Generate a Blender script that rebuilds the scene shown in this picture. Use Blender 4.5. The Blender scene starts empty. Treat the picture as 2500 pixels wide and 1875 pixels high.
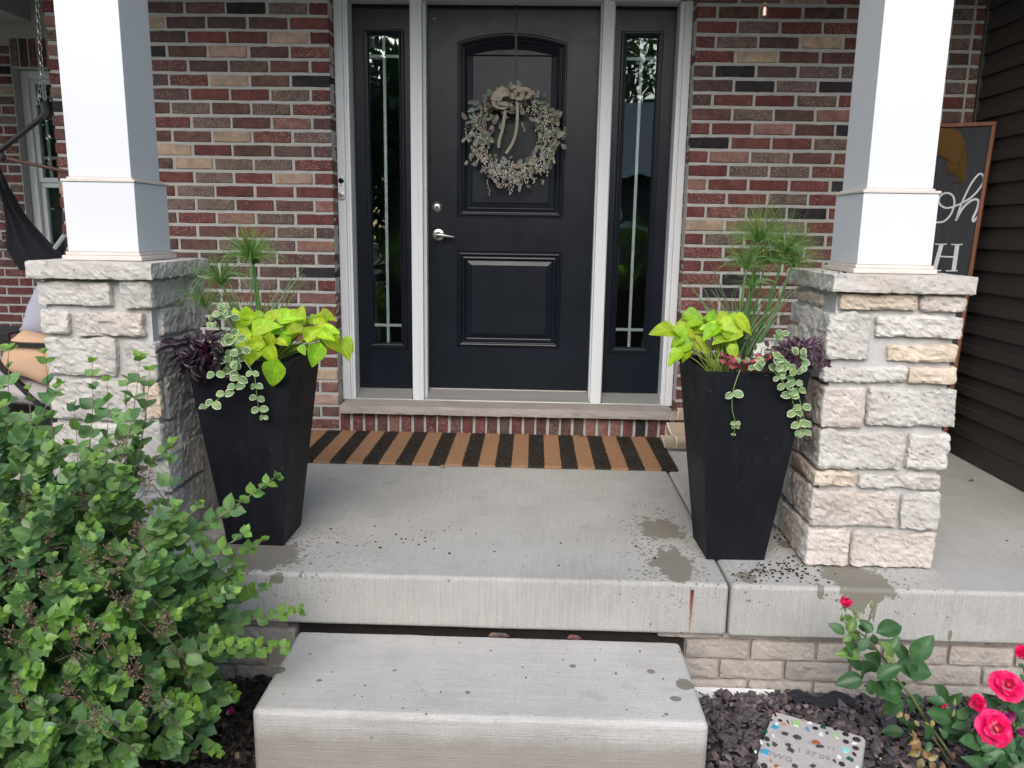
import bpy, bmesh, math, random
import numpy as np
from mathutils import Vector, Matrix, noise
from mathutils.geometry import tessellate_polygon
random.seed(7); RNG = np.random.default_rng(7)
SC = bpy.context.scene
COL = SC.collection
R = math.radians

# ------------------------------------------------------------------ camera, sky, sun, exposure
CAM = np.array([0.5936, -4.4872, 0.9022]); FPX = 1936.99
def _axes(pitch=11.0491, yaw=-1.4701, roll=0.8921):
    p, y, r = R(pitch), R(yaw), R(roll)
    F = np.array([math.sin(y)*math.cos(p), math.cos(y)*math.cos(p), -math.sin(p)])
    rt = np.array([math.cos(y), -math.sin(y), 0.0]); up = np.cross(rt, F)
    return math.cos(r)*rt+math.sin(r)*up, -math.sin(r)*rt+math.cos(r)*up, F
AX, AY, AF = _axes()
cam = bpy.data.cameras.new('camera'); camo = bpy.data.objects.new('camera', cam); COL.objects.link(camo)
m = Matrix.Identity(4)
for i in range(3):
    m[i][0] = AX[i]; m[i][1] = AY[i]; m[i][2] = -AF[i]; m[i][3] = CAM[i]
camo.matrix_world = m
cam.sensor_width = 36; cam.lens = FPX/2500*36; cam.clip_end = 500; cam.clip_start = 0.02
SC.camera = camo
SUN_EL, SUN_AZ = 37.0, 189.0          # soft overcast light from above and in front of the porch
W = bpy.data.worlds.new('World'); SC.world = W; W.use_nodes = True
wn = W.node_tree; bg = wn.nodes['Background']
sky = wn.nodes.new('ShaderNodeTexSky'); sky.sky_type = 'NISHITA'; sky.sun_disc = False
sky.sun_elevation = R(SUN_EL); sky.sun_rotation = R(SUN_AZ); sky.air_density = 1.0; sky.dust_density = 2.2; sky.ozone_density = 1.0
wn.links.new(sky.outputs[0], bg.inputs[0]); bg.inputs[1].default_value = 0.15
sun = bpy.data.lights.new('sun', 'SUN'); sun.energy = 1.5; sun.angle = R(55); sun.color = (1.0, 0.985, 0.97)
suno = bpy.data.objects.new('sun', sun); COL.objects.link(suno)
_d = Vector((math.sin(R(SUN_AZ))*math.cos(R(SUN_EL)), math.cos(R(SUN_AZ))*math.cos(R(SUN_EL)), math.sin(R(SUN_EL))))
suno.rotation_euler = _d.to_track_quat('Z', 'Y').to_euler(); suno.location = (0, -6, 8)
SC.view_settings.view_transform = 'Standard'; SC.view_settings.look = 'None'
SC.view_settings.gamma = 1; SC.view_settings.use_curve_mapping = False
SC.view_settings.exposure = 0.86
SC.render.engine = 'CYCLES'
SC.cycles.max_bounces = 8; SC.cycles.transparent_max_bounces = 12
SC.cycles.use_denoising = True

def at(u, v, ax, val):
    """a measurement of the photograph (2500 px wide) turned into the place it shows on a known plane"""
    D = AF+AX*(u-1250)/FPX-AY*(v-937.5)/FPX
    i = 'xyz'.index(ax); t = (val-CAM[i])/D[i]
    return Vector(CAM+t*D)
def at_plane(u, v, p0, n):
    D = Vector(AF+AX*(u-1250)/FPX-AY*(v-937.5)/FPX); c = Vector(CAM)
    return c+D*((Vector(p0)-c).dot(n)/D.dot(n))

ZF = -0.222      # porch floor
GZ = -0.625      # planting bed
YB = -0.219      # face of the brick wall
CH = 0.0697      # brick course

# ------------------------------------------------------------------ scene bookkeeping
def tag(o, label=None, cat=None, group=None, kind=None):
    if label: o['label'] = label
    if cat: o['category'] = cat
    if group: o['group'] = group
    if kind: o['kind'] = kind
    return o
def empty(name, loc=(0, 0, 0), rz=0, label=None, cat=None, group=None):
    o = bpy.data.objects.new(name, None); COL.objects.link(o); o.location = loc; o.rotation_euler = (0, 0, rz)
    o.empty_display_size = 0.1
    return tag(o, label, cat, group)
def link(name, me, mat=None, parent=None, smooth=False, color=None):
    o = bpy.data.objects.new(name, me); COL.objects.link(o)
    if mat is not None and len(me.materials) == 0: me.materials.append(mat)
    if smooth:
        me.polygons.foreach_set('use_smooth', [True]*len(me.polygons))
    if parent is not None: o.parent = parent
    if color is not None: o.color = color
    return o

class MB:
    def __init__(s): s.v = []; s.f = []; s.uv = []; s.c = []; s.hasuv = False
    def add(s, vs, fs, uvs=None, col=None):
        b = len(s.v); s.v.extend([tuple(p) for p in vs]); s.f.extend([tuple(i+b for i in q) for q in fs])
        s.uv.extend(uvs if uvs is not None else [(0, 0)]*len(vs)); s.c.extend([col or (1, 1, 1, 1)]*len(vs))
        return s
    def box(s, x0, x1, y0, y1, z0, z1, ch=0.0, M=None):
        if ch <= 0:
            v = [(x, y, z) for z in (z0, z1) for y in (y0, y1) for x in (x0, x1)]
            f = [(0, 2, 3, 1), (4, 5, 7, 6), (0, 1, 5, 4), (2, 6, 7, 3), (0, 4, 6, 2), (1, 3, 7, 5)]
        else:
            bm = bmesh.new(); bmesh.ops.create_cube(bm, size=1)
            for q in bm.verts: q.co = Vector(((x0+x1)/2+q.co.x*(x1-x0), (y0+y1)/2+q.co.y*(y1-y0), (z0+z1)/2+q.co.z*(z1-z0)))
            bmesh.ops.bevel(bm, geom=bm.edges[:], offset=ch, segments=2, profile=0.6, affect='EDGES')
            bm.verts.ensure_lookup_table(); v = [q.co.copy() for q in bm.verts]; f = [[q.index for q in p.verts] for p in bm.faces]; bm.free()
        if M is not None: v = [M @ Vector(p) for p in v]
        return s.add(v, f)
    def tube(s, pts, r, n=6, cap=True, r1=None, col=None):
        pts = [Vector(p) for p in pts]; N = len(pts); vs = []; fs = []
        up = Vector((0, 0, 1)); t0 = (pts[1]-pts[0]).normalized()
        if abs(t0.dot(up)) > .95: up = Vector((1, 0, 0))
        a = t0.cross(up).normalized()
        for i, p in enumerate(pts):
            t = (pts[min(i+1, N-1)]-pts[max(i-1, 0)]).normalized()
            a = (a-t*a.dot(t)).normalized(); b = t.cross(a)
            rr = r if r1 is None else r+(r1-r)*i/(N-1)
            for k in range(n):
                w = 2*math.pi*k/n; vs.append(p+(a*math.cos(w)+b*math.sin(w))*rr)
        for i in range(N-1):
            for k in range(n): fs.append((i*n+k, i*n+(k+1) % n, (i+1)*n+(k+1) % n, (i+1)*n+k))
        if cap: fs.append(tuple(range(n))[::-1]); fs.append(tuple((N-1)*n+k for k in range(n)))
        return s.add(vs, fs, None, col)
    def ribbon(s, pts, w, nrm, w1=None, col=None):
        pts = [Vector(p) for p in pts]; N = len(pts); vs = []; fs = []; uv = []
        for i, p in enumerate(pts):
            t = (pts[min(i+1, N-1)]-pts[max(i-1, 0)]).normalized(); sd = t.cross(Vector(nrm)).normalized()
            k = i/(N-1); ww = w if w1 is None else w+(w1-w)*k
            vs += [p-sd*ww/2, p+sd*ww/2]; uv += [(-1, k), (1, k)]
        for i in range(N-1): fs.append((2*i, 2*i+1, 2*i+3, 2*i+2))
        return s.add(vs, fs, uv, col)
    def lathe(s, prof, n=24, M=None, col=None):
        vs = []; fs = []
        for (r, z) in prof:
            for k in range(n):
                w = 2*math.pi*k/n; vs.append(Vector((r*math.cos(w), r*math.sin(w), z)))
        for i in range(len(prof)-1):
            for k in range(n): fs.append((i*n+k, i*n+(k+1) % n, (i+1)*n+(k+1) % n, (i+1)*n+k))
        fs.append(tuple(range(n))[::-1]); fs.append(tuple((len(prof)-1)*n+k for k in range(n)))
        if M is not None: vs = [M @ p for p in vs]
        return s.add(vs, fs, None, col)
    def mesh(s, name, uv=False, colors=False):
        me = bpy.data.meshes.new(name); me.from_pydata([tuple(p) for p in s.v], [], s.f); me.update()
        if uv or colors:
            li = np.empty(len(me.loops), dtype=np.int32); me.loops.foreach_get('vertex_index', li)
        if uv:
            L = me.uv_layers.new(name='UVMap'); L.data.foreach_set('uv', np.array(s.uv, dtype=np.float32)[li].ravel())
        if colors:
            A = me.color_attributes.new(name='Col', type='FLOAT_COLOR', domain='POINT'); A.data.foreach_set('color', np.array(s.c, dtype=np.float32).ravel())
        return me
    def obj(s, name, mat, parent=None, smooth=False, uv=False, colors=False, color=None):
        return link(name, s.mesh(name, uv, colors), mat, parent, smooth, color)

# ------------------------------------------------------------------ materials
class MT:
    def __init__(s, name, rough=.6, col=(.5, .5, .5), metal=0, spec=.5):
        s.m = bpy.data.materials.new(name); s.m.use_nodes = True; s.t = s.m.node_tree
        s.b = s.t.nodes['Principled BSDF']; s.out = s.t.nodes['Material Output']
        s.b.inputs['Base Color'].default_value = (*col, 1); s.b.inputs['Roughness'].default_value = rough
        s.b.inputs['Metallic'].default_value = metal; s.b.inputs['Specular IOR Level'].default_value = spec
    def n(s, typ, _props=None, **kw):
        q = s.t.nodes.new('ShaderNode'+typ)
        for k, v in (_props or {}).items(): setattr(q, k, v)
        for k, v in kw.items():
            k2 = int(k[1:]) if k[0] == '_' else k.replace('_', ' ')
            s.set(q.inputs[k2], v)
        return q
    def set(s, inp, v):
        if isinstance(v, bpy.types.NodeSocket): s.t.links.new(v, inp)
        elif isinstance(v, bpy.types.Node): s.t.links.new(v.outputs[0], inp)
        elif isinstance(v, tuple) and len(v) == 3 and inp.type == 'RGBA': inp.default_value = (*v, 1)
        else: inp.default_value = v
    def math(s, op, a, b=None, c=None, clamp=False):
        q = s.t.nodes.new('ShaderNodeMath'); q.operation = op; q.use_clamp = clamp
        for i, x in enumerate((a, b, c)):
            if x is not None: s.set(q.inputs[i], x)
        return q.outputs[0]
    def vm(s, op, a, b=None):
        q = s.t.nodes.new('ShaderNodeVectorMath'); q.operation = op
        s.set(q.inputs[0], a)
        if b is not None: s.set(q.inputs[1], b)
        return q.outputs['Value'] if op in ('LENGTH', 'DISTANCE', 'DOT_PRODUCT') else q.outputs[0]
    def mix(s, f, a, b, blend='MIX'):
        q = s.t.nodes.new('ShaderNodeMix'); q.data_type = 'RGBA'; q.blend_type = blend
        s.set(q.inputs[0], f); s.set(q.inputs[6], a); s.set(q.inputs[7], b); return q.outputs[2]
    def noise(s, vec, scale, detail=4, rough=.55, dim='3D'):
        q = s.n('TexNoise', {'noise_dimensions': dim}, Scale=scale, Detail=detail, Roughness=rough)
        if vec is not None: s.set(q.inputs['Vector'], vec)
        return q.outputs[0]
    def ramp(s, f, *stops):
        q = s.t.nodes.new('ShaderNodeValToRGB'); s.set(q.inputs[0], f); e = q.color_ramp.elements
        while len(e) < len(stops): e.new(.5)
        for i, (p, c) in enumerate(stops):
            e[i].position = p; e[i].color = (*c, 1) if isinstance(c, tuple) else (c, c, c, 1)
        return q.outputs[0]
    def bump(s, h, strength=.5, dist=.01, nrm=None):
        q = s.n('Bump', Strength=strength, Distance=dist, Height=h)
        if nrm is not None: s.set(q.inputs['Normal'], nrm)
        return q.outputs[0]
    def obc(s): return s.t.nodes.new('ShaderNodeTexCoord').outputs['Object']
    def pos(s): return s.t.nodes.new('ShaderNodeNewGeometry').outputs['Position']
    def mapv(s, v, scale=(1, 1, 1), loc=(0, 0, 0)): return s.n('Mapping', Vector=v, Scale=scale, Location=loc).outputs[0]
    def base(s, c): s.set(s.b.inputs['Base Color'], c); return s
    def inp(s, k, v): s.set(s.b.inputs[k], v); return s

def M_simple(name, col, rough=.6, metal=0, spec=.5, nscale=0, namp=.15, bump=0, bscale=60):
    m = MT(name, rough, col, metal, spec)
    p = m.pos()
    if nscale:
        f = m.noise(p, nscale, 5, .6)
        m.base(m.mix(f, tuple(c*(1-namp) for c in col), tuple(min(1, c*(1+namp)) for c in col)))
    if bump: m.inp('Normal', m.bump(m.noise(p, bscale, 4, .6), bump, .004))
    return m.m

def M_brick():
    m = MT('brick_clay', .9, spec=.25); oi = m.n('ObjectInfo'); p = m.obc()
    off = m.vm('ADD', p, m.vm('SCALE', m.n('CombineXYZ', X=oi.outputs['Random'], Y=oi.outputs['Random'], Z=oi.outputs['Random'])))
    m.t.nodes  # offset scale set below
    for q in m.t.nodes:
        if q.type == 'VECT_MATH' and q.operation == 'SCALE': q.inputs['Scale'].default_value = 37.0
    n1 = m.noise(off, 22, 5, .65); n2 = m.noise(off, 8, 3, .6); n3 = m.noise(m.mapv(off, (1, 1, .25)), 30, 3, .6)
    c = m.mix(m.ramp(n1, (.3, 0.0), (.72, 1.0)), m.mix(1, oi.outputs['Color'], (.62, .58, .60), 'MULTIPLY'), m.mix(1, oi.outputs['Color'], (1.32, 1.25, 1.2), 'MULTIPLY'))
    c = m.mix(m.ramp(n2, (.52, 0.0), (.72, .55)), c, m.mix(1, oi.outputs['Color'], (.62, .75, .85), 'MULTIPLY'))
    vo = m.n('TexVoronoi', Vector=off, Scale=150.0); sp = m.math('LESS_THAN', vo.outputs['Distance'], .33)
    amt = m.math('LESS_THAN', m.noise(off, 95, 2), m.math('ADD', m.math('MULTIPLY', oi.outputs['Alpha'], .20), .33))
    c = m.mix(m.math('MULTIPLY', m.math('MULTIPLY', sp, amt), .75), c, (.42, .34, .27))
    sm = m.math('GREATER_THAN', m.noise(off, 17, 7, .8), .655)     # mortar smears
    c = m.mix(m.math('MULTIPLY', sm, .45), c, (.36, .34, .32))
    m.base(c); m.inp('Normal', m.bump(m.math('ADD', m.noise(off, 160, 4, .7), m.math('MULTIPLY', n3, .8)), .7, .004))
    return m.m
def M_mortar():
    m = MT('mortar', .95, spec=.2); p = m.pos()
    m.base(m.mix(m.noise(p, 30, 6, .7), (.30, .295, .28), (.50, .49, .465)))
    m.inp('Normal', m.bump(m.noise(p, 130, 5, .7), .8, .004)); return m.m
def M_stone(name='limestone', a=(.49, .46, .42), b=(.665, .635, .59)):
    m = MT(name, .9, spec=.25); oi = m.n('ObjectInfo'); p = m.pos()
    q = m.math('MULTIPLY', oi.outputs['Random'], 19.0)
    pp = m.vm('ADD', p, m.n('CombineXYZ', X=q, Y=q, Z=q).outputs[0])
    c = m.mix(m.ramp(m.noise(pp, 9, 5, .65), (.3, 0.0), (.7, 1.0)), a, b)
    c = m.mix(m.ramp(m.noise(pp, 3.5, 3, .5), (.60, 0.0), (.76, .45)), c, (.64, .52, .40))
    c = m.mix(1, c, oi.outputs['Color'], 'MULTIPLY')
    pit = m.math('LESS_THAN', m.noise(m.mapv(pp, (1, 1, 1.8)), 34, 2, .5), .27)
    c = m.mix(m.math('MULTIPLY', pit, .6), c, (.12, .09, .07))
    m.base(c)
    h = m.math('ADD', m.noise(m.mapv(pp, (1, 1, 1.25)), 70, 9, .78), m.math('MULTIPLY', m.n('TexVoronoi', {'feature': 'F1'}, Vector=m.vm('ADD', pp, m.vm('MULTIPLY', m.n('TexNoise', Vector=pp, Scale=30.0).outputs[1], (.03, .03, .03))), Scale=70.0).outputs[0], .45))
    m.inp('Normal', m.bump(m.math('SUBTRACT', h, m.math('MULTIPLY', pit, .5)), .75, .007)); return m.m
def M_concrete(name, a, b, dirn, blobs=(), drops=(), rust=None, streak=(.0,), warm_below=None, wetc=(.185, .172, .140)):
    """brushed concrete; dirn = stretch of the broom marks; blobs = wet patches as ellipsoids"""
    m = MT(name, .88, spec=.3); p = m.pos()
    br = m.noise(m.mapv(p, dirn), 1.0, 3, .7)
    c = m.mix(m.ramp(m.noise(p, 2.3, 6, .65), (.3, 0.0), (.7, 1.0)), a, b)
    c = m.mix(m.math('MULTIPLY', m.ramp(br, (.38, 0.0), (.68, 1.0)), .45), c, tuple(min(1, x*1.22) for x in b))
    c = m.mix(m.ramp(m.noise(p, 180, 4, .8), (.35, .35), (.55, 0.0)), c, tuple(x*.62 for x in a))
    c = m.mix(m.ramp(m.noise(p, 7, 4, .7), (.58, 0.0), (.72, .35)), c, tuple(x*.72 for x in a))
    # dark specks and little pits
    vo = m.n('TexVoronoi', Vector=p, Scale=48.0)
    sep = m.n('SeparateColor', Color=vo.outputs['Color'])
    sp = m.math('LESS_THAN', m.math('ADD', vo.outputs['Distance'], m.math('MULTIPLY', m.noise(p, 90, 2), .1)), m.math('MULTIPLY', m.math('POWER', sep.outputs[0], 12.0), .30))
    c = m.mix(m.math('MULTIPLY', sp, .6), c, (.10, .08, .06))
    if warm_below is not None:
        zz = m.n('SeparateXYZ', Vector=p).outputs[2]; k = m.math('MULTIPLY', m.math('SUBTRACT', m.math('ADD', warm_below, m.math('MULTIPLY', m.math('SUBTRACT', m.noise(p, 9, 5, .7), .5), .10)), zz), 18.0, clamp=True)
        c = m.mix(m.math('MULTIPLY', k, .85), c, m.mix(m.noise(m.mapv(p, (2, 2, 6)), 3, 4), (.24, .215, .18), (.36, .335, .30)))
    wet = None
    if blobs:
        nz = m.n('TexNoise', Vector=m.mapv(p, (1, 1, .35)), Scale=38.0, Detail=5.0, Roughness=.7)
        nf = m.math('ADD', m.math('MULTIPLY', m.math('SUBTRACT', nz.outputs[0], .5), 2.4), m.math('MULTIPLY', m.math('SUBTRACT', m.noise(p, 14, 2), .5), 1.6))
        vo2 = m.n('TexVoronoi', Vector=p, Scale=60.0, Randomness=1.0); s2 = m.n('SeparateColor', Color=vo2.outputs['Color'])
        mn = None; mh = None
        for (cx, cy, cz, rx, ry, rz, sharp) in blobs:
            d = m.vm('LENGTH', m.vm('MULTIPLY', m.vm('SUBTRACT', p, (cx, cy, cz)), (1/rx, 1/ry, 1/rz)))
            e = m.math('ADD', d, m.math('MULTIPLY', nf, sharp))
            mn = e if mn is None else m.math('MINIMUM', mn, e)
            if sharp > .3: mh = d if mh is None else m.math('MINIMUM', mh, d)
        wet = m.math('LESS_THAN', mn, 1.0)
        if mh is not None:   # splashes round the bigger patches
            prob = m.math('SUBTRACT', 1.0, m.math('MULTIPLY', m.math('SUBTRACT', mh, .6), .24), clamp=True)
            dr = m.math('LESS_THAN', m.math('ADD', vo2.outputs['Distance'], m.math('MULTIPLY', nf, .12)), m.math('MULTIPLY', m.math('MULTIPLY', prob, s2.outputs[1]), .56))
            wet = m.math('MAXIMUM', wet, dr)
        c = m.mix(wet, c, m.mix(m.noise(p, 60, 3), wetc, tuple(x*1.25 for x in wetc)))
        m.inp('Roughness', m.math('SUBTRACT', .88, m.math('MULTIPLY', wet, .25)))
    if rust:
        rx, rz0, rz1, w = rust; s = m.n('SeparateXYZ', Vector=p)
        t = m.math('DIVIDE', m.math('SUBTRACT', s.outputs[2], rz0), rz1-rz0, clamp=True)
        wob = m.math('MULTIPLY', m.math('SUBTRACT', m.noise(m.mapv(p, (0, 0, 1)), 40, 2), .5), .004)
        dx = m.math('ABSOLUTE', m.math('SUBTRACT', m.math('ADD', s.outputs[0], wob), rx))
        inside = m.math('SUBTRACT', 1.0, m.math('DIVIDE', dx, m.math('ADD', w*.45, m.math('MULTIPLY', t, w*.6))), clamp=True)
        inside = m.math('MULTIPLY', inside, m.math('LESS_THAN', s.outputs[2], rz1))
        inside = m.math('MULTIPLY', m.math('MULTIPLY', inside, m.math('ADD', .35, t)), 1.6, clamp=True)
        inside = m.math('MULTIPLY', inside, m.math('GREATER_THAN', t, .001))
        c = m.mix(inside, c, m.mix(t, (.42, .20, .10), (.10, .02, .008)))
    m.base(c)
    h = m.math('ADD', m.math('MULTIPLY', br, 1.0), m.math('MULTIPLY', m.noise(p, 140, 4, .7), .7))
    m.inp('Normal', m.bump(h, .55, .004)); return m.m
def M_leaf(name, attr=False, edge=None, rough=.42, trans=.22, vein=.25, spec=.45, ncol=None):
    m = MT(name, rough, spec=spec); uv = m.n('UVMap').outputs[0]; s = m.n('SeparateXYZ', Vector=uv); u, v = s.outputs[0], s.outputs[1]
    base = m.n('Attribute', {'attribute_name': 'Col'}).outputs['Color'] if attr else m.n('ObjectInfo').outputs['Color']
    au = m.math('ABSOLUTE', u)
    mid = m.math('LESS_THAN', au, .055)
    fr = m.math('FRACT', m.math('SUBTRACT', m.math('MULTIPLY', v, 6.0), m.math('MULTIPLY', au, 1.6)))
    side = m.math('LESS_THAN', m.math('ABSOLUTE', m.math('SUBTRACT', fr, .5)), .07)
    vn = m.math('MAXIMUM', mid, m.math('MULTIPLY', side, .5))
    p = m.pos()
    c = m.mix(m.ramp(m.noise(p, 45, 4, .65), (.3, 0.0), (.7, 1.0)), m.mix(1, base, (.66, .72, .7), 'MULTIPLY'), m.mix(1, base, (1.3, 1.22, 1.2), 'MULTIPLY'))
    c = m.mix(m.math('MULTIPLY', m.math('LESS_THAN', m.noise(p, 110, 2), .24), .5), c, (.10, .08, .03))
    c = m.mix(m.math('MULTIPLY', vn, vein), c, m.mix(1, base, (1.75, 1.8, 1.6), 'MULTIPLY'))
    if edge:
        e2 = m.math('MAXIMUM', au, m.math('MULTIPLY', m.math('SUBTRACT', v, .5), 2.0))
        e = m.math('GREATER_THAN', m.math('ADD', e2, m.math('MULTIPLY', m.math('SUBTRACT', m.noise(p, 160, 3), .5), .35)), .80)
        c = m.mix(e, c, edge)
    m.base(c)
    m.inp('Normal', m.bump(m.math('ADD', m.math('MULTIPLY', vn, -1.0), m.noise(p, 60, 2)), .3, .002))
    tr = m.n('BsdfTranslucent', Color=m.mix(1, c, (1.3, 1.35, .8), 'MULTIPLY'))
    mx = m.n('MixShader', Fac=trans); m.set(mx.inputs[1], m.b.outputs[0]); m.set(mx.inputs[2], tr); m.set(m.out.inputs[0], mx.outputs[0])
    return m.m
def M_white(name='white_painted_trim'):
    m = MT(name, .38, spec=.4); p = m.pos()
    m.base(m.mix(m.noise(p, 3, 4), (.62, .635, .655), (.67, .685, .705)))
    m.inp('Normal', m.bump(m.noise(p, 12, 3), .05, .004)); return m.m
def M_door():
    m = MT('black_painted_door', .26, spec=.36); p = m.pos()
    m.base(m.mix(m.noise(p, 2.5, 5, .6), (.003, .005, .010), (.006, .009, .016)))
    m.inp('Roughness', m.math('ADD', .20, m.math('MULTIPLY', m.noise(p, 9, 5, .7), .22)))
    m.inp('Normal', m.bump(m.noise(m.mapv(p, (1, 1, .06)), 260, 3), .12, .002)); return m.m
def M_glass():
    m = MT('window_glass'); m.t.nodes.remove(m.b)
    lw = m.n('Fresnel', IOR=1.75); tb = m.n('BsdfTransparent', Color=(.93, .96, .95)); gl = m.n('BsdfGlossy', Color=(.9, 1, .96), Roughness=.01)
    wob = m.bump(m.noise(m.pos(), 2.2, 2), .05, .05); m.set(gl.inputs['Normal'], wob)
    mx = m.n('MixShader', Fac=m.math('MULTIPLY', lw, 1.35, clamp=True)); m.set(mx.inputs[1], tb); m.set(mx.inputs[2], gl); m.set(m.out.inputs[0], mx.outputs[0]); return m.m
def M_wood(name, a, b, rough=.6, axis=(1, 1, .05), sc=60):
    m = MT(name, rough); p = m.pos()
    f = m.noise(m.mapv(p, axis), sc, 5, .6)
    m.base(m.mix(m.ramp(f, (.3, 0.0), (.7, 1.0)), a, b)); m.inp('Normal', m.bump(f, .3, .002)); return m.m
def M_colfab(name, rough=.9, scale=420, b=.4):
    m = MT(name, rough, spec=.2); oi = m.n('ObjectInfo'); p = m.pos(); f = m.noise(p, 25, 4)
    m.base(m.mix(f, m.mix(1, oi.outputs['Color'], (.85, .85, .85), 'MULTIPLY'), oi.outputs['Color']))
    m.inp('Normal', m.bump(m.noise(p, scale, 2), b, .002)); return m.m

BRICK = M_brick(); MORTAR = M_mortar(); STONE = M_stone(); WHITE = M_white(); DOOR = M_door(); GLASS = M_glass()
SILLST = M_stone('sill_limestone', (.34, .31, .285), (.44, .405, .375))
STMORT = M_simple('pier_mortar', (.47, .465, .45), .95, spec=.2, nscale=25, namp=.2, bump=.7, bscale=110)
NICKEL = M_simple('satin_nickel', (.55, .53, .50), .32, 1)
BLACKM = M_simple('black_powder_coat', (.012, .012, .013), .45)
LEAFO = M_leaf('shrub_leaf', trans=.3, rough=.36); LEAFA = M_leaf('shrub_leaf_mass', attr=True, trans=.3)
VARIO = M_leaf('variegated_leaf', edge=(.62, .66, .42), rough=.5, vein=.12)
FAB = M_colfab('woven_fabric')

# ------------------------------------------------------------------ shape helpers
def brick_mesh(w, h, d, seed):
    """one clay brick, front face towards -y, centred; uneven arrises"""
    rnd = random.Random(seed); pts = []
    nx = 5
    top = [(-w/2+w*i/nx, h/2) for i in range(nx)]; rt = [(w/2, h/2)]; rm = [(w/2, 0)]
    bot = [(w/2-w*i/nx, -h/2) for i in range(nx)]; lt = [(-w/2, -h/2), (-w/2, 0)]
    ring = top+rt+rm+bot+lt; n = len(ring)
    J = lambda k: rnd.uniform(-k, k)
    r0 = [(x+J(.0006), d/2, z+J(.0006)) for x, z in ring]
    r1 = [(x*.997+J(.0014), -d/2+.006, z*.985+J(.0016)) for x, z in ring]
    r2 = [(x-math.copysign(.0035, x)+J(.001), -d/2+J(.0008), (z-math.copysign(.0035, z) if z else 0)+J(.001)) for x, z in ring]
    vs = r0+r1+r2+[(-w*.22, -d/2-.001, 0), (w*.22, -d/2-.001, 0)]; fs = []
    for a in (0, n):
        for i in range(n): fs.append((a+i, a+(i+1) % n, a+n+(i+1) % n, a+n+i))
    c0, c1 = 3*n, 3*n+1
    for i in range(n):
        j = (i+1) % n; mx = (r2[i][0]+r2[j][0])/2; fs.append((2*n+i, 2*n+j, c0 if mx < 0 else c1))
    me = bpy.data.meshes.new('brick'); me.from_pydata(vs, [], fs); 
    bm = bmesh.new(); bm.from_mesh(me); bmesh.ops.holes_fill(bm, edges=bm.edges[:], sides=6); bmesh.ops.recalc_face_normals(bm, faces=bm.faces[:]); bm.to_mesh(me); bm.free()
    me.materials.append(BRICK); return me
BR_FULL = [brick_mesh(.1975, .0550, .09, s) for s in range(8)]
BR_HALF = [brick_mesh(.0945, .0550, .09, 50+s) for s in range(5)]
BR_SOLD = [brick_mesh(.0555, .108, .09, 90+s) for s in range(6)]
BR_TALL = [brick_mesh(.0555, .194, .09, 120+s) for s in range(4)]
BCOL = {'R': (.142, .054, .050), 'M': (.122, .066, .060), 'B': (.100, .066, .060), 'G': (.135, .098, .086), 'K': (.030, .027, .031), 'C': (.38, .29, .22), 'P': (.22, .118, .10)}
def brick_color(code, rnd):
    c = BCOL[code[0]]; k = rnd.uniform(.85, 1.18)
    sp = 1.0 if (len(code) > 1 or code[0] == 'G') else (rnd.random()**2)*.8
    if code[0] in 'KC': sp = 0
    return (c[0]*k, c[1]*k*rnd.uniform(.93, 1.07), c[2]*k, sp)
def rand_code(rnd):
    return rnd.choices(['R', 'Rs', 'M', 'B', 'G', 'Gs', 'K', 'C', 'P'], [28, 12, 18, 12, 9, 6, 4, 4, 7])[0]
def put_brick(parent, meshes, loc, color, rnd, rz=0):
    o = bpy.data.objects.new('brick', rnd.choice(meshes)); COL.objects.link(o); o.parent = parent
    o.location = (loc[0]+rnd.uniform(-.0015, .0015), loc[1]+rnd.uniform(-.0015, .002), loc[2]+rnd.uniform(-.0008, .0008))
    o.rotation_euler = (rnd.uniform(-.006, .006), rnd.uniform(-.006, .006), rz+rnd.uniform(-.008, .008)); o.color = color; return o

def rock(x0, x1, y0, y1, z0, z1, amp=.007, seed=0, res=.0125, rnd_r=.008, flat_top=False, rotamp=.004):
    """rock-faced block: a fine box whose skin is broken by noise"""
    dims = (x1-x0, y1-y0, z1-z0); c = Vector(((x0+x1)/2, (y0+y1)/2, (z0+z1)/2)); h = Vector(dims)/2
    n = [max(2, min(44, int(round(q/res)))) for q in dims]
    vid = {}; vs = []; fs = []
    def V(i, j, k):
        key = (i, j, k)
        if key in vid: return vid[key]
        p = Vector(((i/n[0]-.5)*dims[0], (j/n[1]-.5)*dims[1], (k/n[2]-.5)*dims[2]))
        q = Vector([max(-h[a]+rnd_r, min(h[a]-rnd_r, p[a])) for a in range(3)]); d = p-q
        if d.length > 1e-9: q = q+d.normalized()*rnd_r
        nr = d.normalized() if d.length > 1e-9 else Vector((0, 0, 0))
        s = Vector((seed*3.7, seed*1.3, seed*2.1)); w = p+s
        a1 = noise.noise(w*11)*.7+noise.cell(w*26+Vector((noise.noise(w*30), noise.noise(w*33), 0))*1.4)*.35+noise.noise(w*48)*.55+noise.noise(w*95)*.4+.2
        dd = amp*(a1-.35)
        if flat_top and nr.z > .7: dd *= .12
        q = q+nr*dd+Vector((noise.noise(w*9+s), noise.noise(w*9-s), noise.noise(w*11)))*rotamp*(.2 if flat_top else 1)
        vid[key] = len(vs); vs.append(q+c); return vid[key]
    for a in range(3):
        b, e = (a+1) % 3, (a+2) % 3
        for side in (0, n[a]):
            for i in range(n[b]):
                for j in range(n[e]):
                    idx = []
                    for (di, dj) in ((0, 0), (1, 0), (1, 1), (0, 1)):
                        t = [0, 0, 0]; t[a] = side; t[b] = i+di; t[e] = j+dj; idx.append(V(*t))
                    fs.append(tuple(idx) if side else tuple(idx[::-1]))
    return vs, fs
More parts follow.
